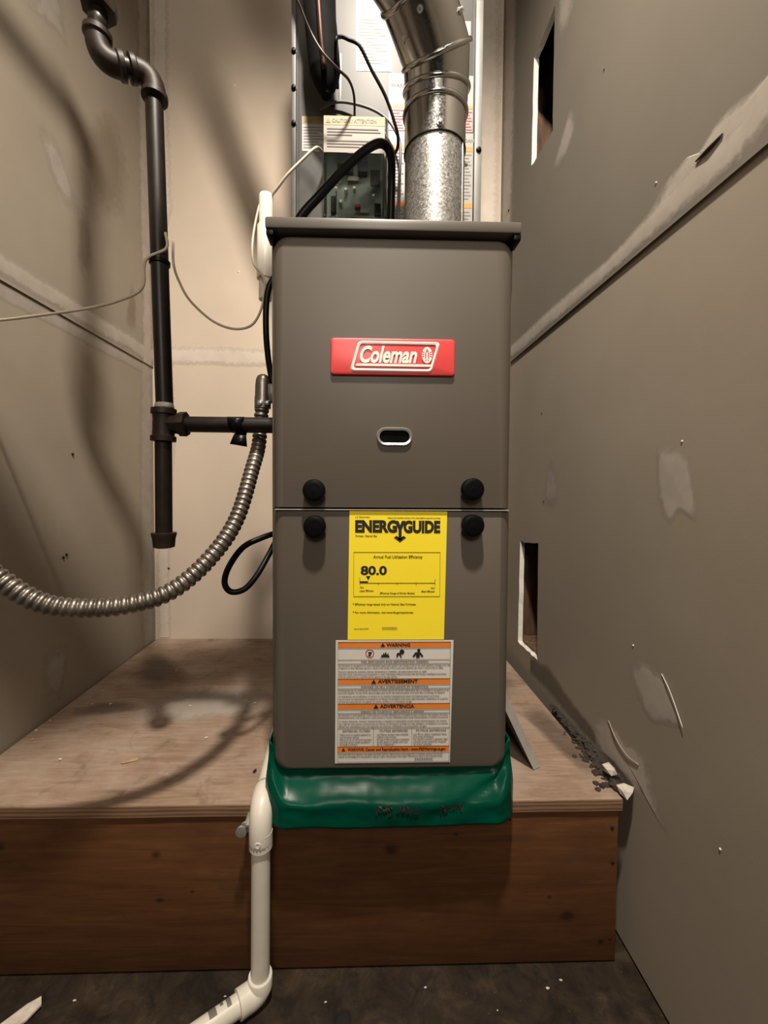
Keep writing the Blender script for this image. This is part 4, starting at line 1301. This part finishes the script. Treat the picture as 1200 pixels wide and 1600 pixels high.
wire('control_wire', [(-0.118, 0.69, 1.640), (-0.1116, 0.70, 1.5585), (-0.1017, 0.71, 1.535), (-0.0872, 0.72, 1.5105), (-0.0690, 0.72, 1.4823), (-0.0451, 0.73, 1.4669), (-0.0273, 0.75, 1.4685), (-0.0187, 0.775, 1.4646), (-0.0179, 0.797, 1.4400)], 0.0022, 'wiremar', 'thin brown wire dropping from the upper left into the control box top', group='thin control wires above the furnace')
wire('control_wire', [(-0.1815, 0.8, 1.285), (-0.1751, 0.8, 1.2990), (-0.1612, 0.79, 1.3068), (-0.1382, 0.78, 1.3277), (-0.1092, 0.78, 1.3568), (-0.0950, 0.785, 1.3750), (-0.0855, 0.795, 1.388), (-0.0775, 0.815, 1.394)], 0.0026, 'wirew', 'short cream wire from the white standpipe to the control box', group='thin control wires above the furnace')

# ------------------------------------------------------------------ white standpipe left of the furnace
sp = empty('standpipe', (-0.184, 0.80, 1.11))
tag(sp, 'short white plastic standpipe beside the furnace upper left corner', 'pipe')
lathe('pipe', (-0.1845, 0.80, 1.110), (-0.1822, 0.80, 1.303), [(0, 0.0118), (0.1915, 0.0128), (0.193, 0.0118), (0.193, 0.0100), (0.1, 0.0100)], 'pvc', sp, 24)
lathe('coupling', (-0.1850, 0.80, 1.148), (-0.1838, 0.80, 1.25), [(0, 0.0128), (0.0005, 0.0150), (0.097, 0.0150), (0.099, 0.0135)], 'pvc', sp, 24)
lathe('side_outlet', (-0.1840, 0.80, 1.205), (-0.142, 0.86, 1.205), [(0, 0.012), (0.060, 0.012)], 'pvc', sp, 20)

# ------------------------------------------------------------------ gas pipe
gp = empty('gas_pipe', (-0.328, 0.70, 0.66))
tag(gp, 'black iron gas pipe with elbows, tee and capped drip leg left of furnace', 'gas pipe')
GX, GY = -0.3285, 0.70
R0 = 0.0134
PT = Vector((-0.3385, 0.70, 1.375)); PB = Vector((-0.3270, 0.70, 0.895))
lathe('riser_pipe', PB, PT, [(0, R0), ((PT - PB).length, R0)], 'iron', gp, 20)
def elbow(name, a, c, b, r, mat, parent, band=True):
    """90-degree elbow from a, corner c, to b, with thicker banded ends"""
    a, b, c = Vector(a), Vector(b), Vector(c)
    pts = []
    for k in range(15):
        s = k / 14
        pts.append((a * (1 - s) ** 2 + c * 2 * s * (1 - s) + b * s * s))
    rr_ = [r] * len(pts)
    V, Fc = sweep_data(pts, rr_, 20)
    e = mesh(name, V, Fc, mat, parent, True)
    if band:
        for p, q in ((pts[0], pts[1]), (pts[-1], pts[-2])):
            d = (q - p).normalized()
            lathe('band', p - d * 0.001, p + d * 0.01, [(0, r), (0.0005, r + 0.0030), (0.0075, r + 0.0030), (0.010, r)], mat, e, 20)
    return e
c1 = Vector((-0.3378, 0.70, 1.418)); c2 = Vector((-0.4055, 0.662, 1.4045))
e1 = elbow('elbow', c1 - Vector((0, 0, 0.036)), c1 + Vector((0.002, 0.003, 0.006)), c1 + (c2 - c1).normalized() * 0.034, 0.0168, 'ironfit', gp)
lathe('nipple', c1.lerp(c2, 0.30), c1.lerp(c2, 0.72), [(0, 0.0134), (0.034, 0.0134)], 'iron', gp, 18)
e2 = elbow('elbow', c2 + (c1 - c2).normalized() * 0.036, c2 - Vector((0.002, 0, 0.006)), c2 + Vector((0.002, 0, 0.038)), 0.0168, 'ironfit', gp)
lathe('nipple', c2 + Vector((0.002, 0, 0.036)), c2 + Vector((0.006, 0, 0.12)), [(0, 0.0125), (0.012, 0.0125), (0.014, 0.0135), (0.022, 0.0135), (0.024, 0.0125), (0.08, 0.0125)], 'iron', gp, 18)
lathe('coupling', c2 + Vector((0.004, 0, 0.068)), c2 + Vector((0.010, 0, 0.2)), [(0, 0.016), (0.001, 0.0240), (0.012, 0.0255), (0.020, 0.0240), (0.024, 0.0205), (0.055, 0.0205), (0.060, 0.0245), (0.07, 0.0245)], 'ironfit', gp, 8)
lathe('upper_riser', c2 + Vector((0.009, 0, 0.12)), c2 + Vector((0.009, 0, 0.46)), [(0, R0), (0.34, R0)], 'iron', gp, 20)
c3 = c2 + Vector((0.009, 0, 0.48))
elbow('elbow', c3 - Vector((0, 0, 0.036)), c3, c3 - Vector((0, 0.036, 0)), 0.0168, 'ironfit', gp)
lathe('overhead_run', c3 - Vector((0, 0.034, 0)), c3 - Vector((0, 0.95, 0)), [(0, R0), (0.91, R0)], 'iron', gp, 20)
# tee
lathe('sealant_ring', (GX + 0.0012, GY, 0.886), (GX + 0.0010, GY, 0.905), [(0, 0.0137), (0.002, 0.0152), (0.006, 0.0146), (0.009, 0.0137)], 'dope', gp, 20)
tee = lathe('tee', (GX - 0.0010, GY, 0.832), (GX + 0.0005, GY, 0.888), [(0, 0.0140), (0.0006, 0.0196), (0.0085, 0.0200), (0.0100, 0.0172), (0.020, 0.0166), (0.028, 0.0168), (0.036, 0.0166), (0.044, 0.0172), (0.0455, 0.0200), (0.0540, 0.0196), (0.0548, 0.0140)], 'ironfit', gp, 24)
lathe('tee_outlet', (GX, GY, 0.8612), (GX + 0.05, GY, 0.8612), [(0.008, 0.0150), (0.024, 0.0165), (0.026, 0.0200), (0.0375, 0.0204), (0.0385, 0.0140)], 'ironfit', tee, 8, 25)
lathe('branch_pipe', (GX + 0.03, GY, 0.8610), (-0.1370, GY, 0.8605), [(0, 0.0130), (0.160, 0.0130)], 'iron', gp, 20)
lathe('drip_leg', (GX - 0.0015, GY, 0.678), (GX - 0.001, GY, 0.835), [(0, 0.0132), (0.158, 0.0132)], 'iron', gp, 20)
lathe('end_cap', (GX - 0.0015, GY, 0.6555), (GX - 0.0015, GY, 0.69), [(0, 0.0120), (0.0015, 0.0165), (0.016, 0.0178), (0.0225, 0.0196), (0.0255, 0.0196), (0.0262, 0.0140)], 'ironfit', gp, 20)
# black tape wrapped over the branch with a loose tail
V, Fc = [], []
tx0, tx1 = -0.2225, -0.1985
for i in range(11):
    a = PI * 0.15 + i / 10 * PI * 1.1
    for x in (tx0 + 0.010 * (i / 10), tx1 + 0.004 * (i / 10) + (0.004 if i < 3 else 0)):
        V.append((x, GY - math.sin(a) * 0.0140, 0.8608 + math.cos(a) * 0.0140))
for x in (tx0 + 0.011, tx1 + 0.008): V.append((x, GY - 0.0105, 0.842))
for x in (tx0 + 0.006, tx1 + 0.010): V.append((x, GY - 0.013, 0.828))
V[-1] = (V[-1][0], V[-1][1], 0.8235)
V = [v for v in V]
nrow = len(V) // 2
Fc = [(2 * i, 2 * i + 1, 2 * i + 3, 2 * i + 2) for i in range(nrow - 1)]
bm = bmesh.new()
bv = [bm.verts.new(v) for v in V]
for f in Fc: bm.faces.new([bv[i] for i in f])
bmesh.ops.recalc_face_normals(bm, faces=bm.faces)
bmesh.ops.solidify(bm, geom=list(bm.faces), thickness=0.0007)
from_bm('tape_wrap', bm, 'tape', gp, True)
# black cable tie holding the thermostat wire to the riser
tie = lathe('cable_tie', (-0.3325, GY, 1.119), (-0.3322, GY, 1.131), [(0, 0.0134), (0.0003, 0.0158), (0.0062, 0.0160), (0.0066, 0.0134)], 'black', None, 20)
tag(tie, 'black cable tie strapped around the gas riser pipe', 'cable tie')

wire('thermostat_wire', [(-0.3180, 0.6900, 1.165), (-0.3172, 0.6895, 1.140), (-0.3470, 0.684, 1.118), (-0.3561, 0.69, 1.0771), (-0.394, 0.69, 1.0561), (-0.4498, 0.69, 1.0419), (-0.5206, 0.69, 1.0306), (-0.5809, 0.69, 1.0225), (-0.648, 0.69, 1.0185)], 0.0023, 'wirew', 'cream thermostat wire running left from the gas pipe across the left wall', group='cream thermostat wires')
wire('thermostat_wire', [(-0.3160, 0.712, 1.165), (-0.3155, 0.7125, 1.127), (-0.3120, 0.725, 1.105), (-0.3000, 0.74, 1.080), (-0.2712, 0.76, 1.0554), (-0.2373, 0.76, 1.0413), (-0.2089, 0.76, 1.0429), (-0.1915, 0.76, 1.0568), (-0.1803, 0.765, 1.0908), (-0.1800, 0.772, 1.135), (-0.2000, 0.778, 1.165), (-0.2045, 0.785, 1.20), (-0.2030, 0.795, 1.24), (-0.1960, 0.800, 1.28), (-0.1900, 0.802, 1.296)], 0.0021, 'wirew', 'cream thermostat wire sagging between the gas pipe and the standpipe', group='cream thermostat wires')

# ------------------------------------------------------------------ flexible conduit
cd = empty('flexible_conduit', (-0.30, 0.55, 0.59))
tag(cd, 'ribbed flexible steel conduit looping from the furnace side to the left', 'conduit')
cp = catmull([(-0.1752, 0.738, 0.905), (-0.1783, 0.736, 0.8707), (-0.1795, 0.727, 0.83), (-0.1827, 0.700, 0.7909), (-0.1945, 0.65, 0.709), (-0.2199, 0.61, 0.6558), (-0.2599, 0.575, 0.6155), (-0.3069, 0.55, 0.6023), (-0.3595, 0.53, 0.6039), (-0.3991, 0.52, 0.6149), (-0.4363, 0.51, 0.6449), (-0.4711, 0.50, 0.685), (-0.515, 0.485, 0.75), (-0.55, 0.47, 0.83)], 30)
PITCH = 0.0092
cpts = resample(cp, PITCH / 8)
prof8 = [0.0, 0.55, 0.9, 1.0, 1.0, 0.9, 0.55, 0.0]
V, Fc = sweep_data(cpts, [0.0103 + 0.0022 * prof8[i % 8] for i in range(len(cpts))], 18)
mesh('ribbed_sheath', V, Fc, 'conduit', cd, True)
bm = bmesh.new()
con = lathe('connector', (-0.1752, 0.7380, 0.895), (-0.1740, 0.7380, 0.96), [(0, 0.0118), (0.0004, 0.0140), (0.020, 0.0140), (0.022, 0.0134), (0.040, 0.0132), (0.050, 0.0122), (0.056, 0.0098), (0.0590, 0.005)], 'conduit', cd, 20)
box('connector_cover', -0.1735, -0.1372, 0.7300, 0.7480, 0.905, 0.938, 'conduit', con, 0.003)
lathe('clamp_screw', (-0.176, 0.7245, 0.902), (-0.176, 0.718, 0.902), [(0, 0.0048), (0.003, 0.0048), (0.0042, 0.0025)], 'chrome', con, 10)
lathe('clamp_screw', (-0.165, 0.7265, 0.9025), (-0.165, 0.720, 0.9025), [(0, 0.0042), (0.003, 0.0042), (0.0042, 0.0025)], 'chrome', con, 10)
wire('side_cable', [(-0.1432, 0.72, 1.121), (-0.1490, 0.72, 1.115), (-0.1600, 0.72, 1.095), (-0.1650, 0.722, 1.0650), (-0.1660, 0.726, 1.0198), (-0.1640, 0.733, 0.9800), (-0.1600, 0.738, 0.9500), (-0.156, 0.738, 0.9385)], 0.0052, 'rubber', 'black cable hanging down the upper left side of the furnace', 'cable', n=12)
wire('drain_hose', [(-0.1380, 0.745, 0.6764), (-0.1518, 0.740, 0.6764), (-0.1718, 0.72, 0.6708), (-0.1991, 0.70, 0.6569), (-0.2195, 0.69, 0.6264), (-0.2270, 0.69, 0.5998), (-0.2176, 0.692, 0.5838), (-0.1965, 0.696, 0.587), (-0.1779, 0.705, 0.6084), (-0.1631, 0.730, 0.6397), (-0.1520, 0.752, 0.6660), (-0.1380, 0.765, 0.676)], 0.0050, 'rubber', 'black hose looping out of the furnace left side', 'hose', n=12)

# ------------------------------------------------------------------ white drain pipe at the front
dp = empty('drain_pipe', (-0.148, 0.60, 0.0))
tag(dp, 'white plastic drain pipe dropping from the platform to the floor', 'drain pipe')
RP = 0.0136
yp_ = 0.594
lathe('platform_run', (-0.1590, 0.80, 0.2875), (-0.1475, 0.612, 0.2875), [(0, RP), (0.188, RP)], 'pvc', dp, 24)
elbow('upper_elbow', (-0.1482, 0.636, 0.2885), (-0.1455, yp_ - 0.006, 0.3000), (-0.1450, yp_, 0.2370), 0.0166, 'pvc', dp, False)
lathe('elbow_hub', (-0.1450, yp_, 0.2345), (-0.1450, yp_, 0.26), [(0, 0.0150), (0.0004, 0.0168), (0.024, 0.0168)], 'pvc', dp, 24)
lathe('mould_mark', (-0.1455, yp_ - 0.0160, 0.250), (-0.1455, yp_ - 0.02, 0.250), [(0, 0.0046), (0.0014, 0.0046), (0.002, 0.0036), (0.0016, 0.0028)], 'pvc', dp, 16)
lathe('down_pipe', (-0.1465, yp_, 0.030), (-0.1450, yp_, 0.242), [(0, RP), (0.212, RP)], 'pvc', dp, 24)
lathe('elbow_hub', (-0.1465, yp_, 0.022), (-0.1465, yp_, 0.06), [(0, 0.0172), (0.017, 0.0176), (0.0182, 0.0168), (0.0182, 0.0140)], 'pvc', dp, 24)
elbow('lower_elbow', (-0.1465, yp_, 0.026), (-0.1475, yp_ - 0.002, 0.0155), (-0.1680, 0.580, 0.0172), 0.0170, 'pvc', dp, False)
lathe('elbow_hub', (-0.1570, 0.5872, 0.0176), (-0.1720, 0.5768, 0.0176), [(0, 0.0170), (0.020, 0.0174), (0.0206, 0.0140)], 'pvc', dp, 24)
dfl = (Vector((-0.202, 0.549, 0)) - Vector((-0.1501, 0.5832, 0))).normalized()
pfl = Vector((-0.165, 0.5815, 0.0172))
run = lathe('floor_run', pfl, pfl + dfl * 0.2, [(0, RP), (0.20, RP)], 'pvc', dp, 24)
# dark stencilled print on the floor run
for k, (sa, sb) in enumerate(((0.020, 0.026), (0.030, 0.034), (0.040, 0.050))):
    sd = dfl.cross(Vector((0, 0, 1)))
    V = []
    for s in (sa, sb):
        for j in range(6):
            a = 0.9 + j / 5 * (1.0 if k != 1 else 0.5)
            V.append(pfl + dfl * s + sd * (math.cos(a) * 0.0139) + Vector((0, 0, math.sin(a) * 0.0139)))
    mesh('stencil_mark', V, [(j, j + 1, 6 + j + 1, 6 + j) for j in range(5)], 'inkgrey', run)
cl = empty('pipe_clamp', (-0.172, 0.61, 0.235))
tag(cl, 'small bright metal clamp beside the white drain pipe elbow', 'clamp')
for yy in (0.600, 0.608):
    lathe('clamp_ring', (-0.1745 + (yy - 0.6) * 0.5, yy, 0.2535), (-0.1745 + (yy - 0.6) * 0.5, yy - 0.005, 0.2535), [(0, 0.0045), (0.0003, 0.0078), (0.004, 0.0080), (0.0046, 0.0045)], 'chrome', cl, 16)
lathe('clamp_bolt', (-0.1715, 0.632, 0.2555), (-0.1715, 0.596, 0.2520), [(0, 0.0026), (0.036, 0.0026)], 'chrome', cl, 10)
box('clamp_strap', -0.1680, -0.1600, 0.596, 0.6315, 0.262, 0.2645, 'chrome', cl, 0.0006)

# ------------------------------------------------------------------ loose panel and debris on the platform
bm = bmesh.new()
pn = [(0.2310, 0.420), (0.2640, 0.350), (0.3010, 0.2712)]
V = [(pn[0][0], 0.725, pn[0][1]), (pn[2][0], 0.700, pn[2][1]), (pn[2][0] + 0.004, 0.95, pn[2][1]), (pn[0][0], 0.95, pn[0][1])]
bv = [bm.verts.new(v) for v in V]
bm.faces.new(bv)
fl2 = [bm.verts.new((v[0] + 0.0125, v[1] + 0.006, v[2] + 0.004 if i == 0 else v[2])) for i, v in enumerate(V[:2])]
bm.faces.new((bv[0], bv[1], fl2[1], fl2[0]))
bmesh.ops.recalc_face_normals(bm, faces=bm.faces)
bmesh.ops.solidify(bm, geom=list(bm.faces), thickness=0.0015)
lp = from_bm('loose_panel', bm, 'panel', None, False)
tag(lp, 'loose folded grey metal panel leaning against the furnace right side', 'panel')

def lump(bm, c, r, rnd, sq=(1, 1, 0.6)):
    ret = bmesh.ops.create_icosphere(bm, subdivisions=1, radius=r)
    sd = rnd.uniform(0, 50)
    for v in ret['verts']:
        k = 1 + 0.7 * noise.noise(v.co * (1.3 / r) + Vector((sd, 0, 0)))
        v.co = Vector((v.co.x * sq[0] * k, v.co.y * sq[1] * k, v.co.z * sq[2] * k)) + Vector(c)
rnd = random.Random(5)
bm = bmesh.new()
for i in range(420):
    s = rnd.random()
    y = 0.915 - s * 0.27
    wdt = 0.006 + 0.030 * s
    x = 0.434 - abs(rnd.gauss(0, 0.5)) * wdt
    if x < 0.36: continue
    r = rnd.uniform(0.0015, 0.0045) * (0.7 + s)
    lump(bm, (x, y, ZP + r * 0.3 + 0.010 * s * rnd.random() * max(0, 1 - (0.434 - x) / 0.03)), r, rnd)
deb = from_bm('dust_pile', bm, 'dust', None, False)
tag(deb, 'dark crumbly dust heaped along the right wall on the platform', 'dust', kind='stuff')
for (c, r, lbl) in (((0.4180, 0.672, ZP + 0.018), 0.012, 'pale plaster chunk on top of the dust by the right wall'), ((0.4220, 0.638, ZP + 0.0065), 0.0125, 'pale plaster chunk at the front right corner of the platform')):
    bm = bmesh.new()
    lump(bm, c, r, rnd, (1, 0.9, 0.8))
    tag(from_bm('plaster_chunk', bm, 'plaster', None, False), lbl, 'plaster chunk', 'plaster chunks by the right wall')
bm = bmesh.new()
for (x, y) in ((-0.535, 0.740), (-0.60, 0.93), (-0.615, 0.99), (-0.56, 0.93), (-0.49, 1.1), (-0.63, 0.80), (-0.645, 0.865), (-0.35, 1.0), (-0.24, 0.93), (-0.30, 0.80), (-0.2, 1.2), (-0.38, 0.92), (0.33, 0.84), (0.31, 0.75), (-0.45, 1.2), (-0.64, 1.30), (-0.63, 1.28), (-0.646, 0.83)):
    lump(bm, (x, y, ZP + 0.0016), rnd.uniform(0.0012, 0.0032), rnd, (1.2, 1, 0.35))
tag(from_bm('plaster_crumbs', bm, 'plaster', None, False), 'tiny pale plaster crumbs scattered over the plywood', 'crumbs', kind='stuff')
bm = bmesh.new()
bm_box(bm, -0.0135, 0.0135, -0.004, 0.004, 0, 0.003, 0.001, 1)
bmesh.ops.rotate(bm, verts=bm.verts, cent=(0, 0, 0), matrix=Matrix.Rotation(0.35, 3, 'Z'))
bmesh.ops.translate(bm, verts=bm.verts, vec=(-0.409, 0.733, ZP + 0.0006))
for v in bm.verts: v.co += Vector((0.0015 * noise.noise(v.co * 200), 0.0015 * noise.noise(v.co * 210 + Vector((3, 0, 0))), 0))
tag(from_bm('wood_chip', bm, 'chip', None, False), 'small pale wood chip lying on the plywood left of the furnace', 'wood chip')
V = [(-0.497, 0.555, 0.001), (-0.505, 0.570, 0.001), (-0.482, 0.592, 0.004), (-0.466, 0.598, 0.008), (-0.460, 0.590, 0.006), (-0.470, 0.575, 0.002)]
n = len(V)
V2 = V + [(a, b, c + 0.003) for a, b, c in V]
ps = mesh('paper_scrap', V2, [tuple(range(n)), tuple(range(n, 2 * n))] + [(i, (i + 1) % n, n + (i + 1) % n, n + i) for i in range(n)], 'plaster', None, False)
tag(ps, 'curled pale scrap lying on the floor in the left corner', 'scrap')
bm = bmesh.new()
for (x, y) in ((0.285, 0.60), (0.31, 0.61), (-0.2, 0.60), (-0.05, 0.59), (0.1, 0.605), (-0.42, 0.60), (0.2, 0.575)):
    lump(bm, (x, y, 0.0006), rnd.uniform(0.0008, 0.0018), rnd, (1.8, 1, 0.4))
tag(from_bm('floor_crumbs', bm, 'plaster', None, False), 'tiny pale crumbs scattered on the dark floor', 'crumbs', kind='stuff')

for o in bpy.data.objects:
    if '_org' in o:
        del o['_org']
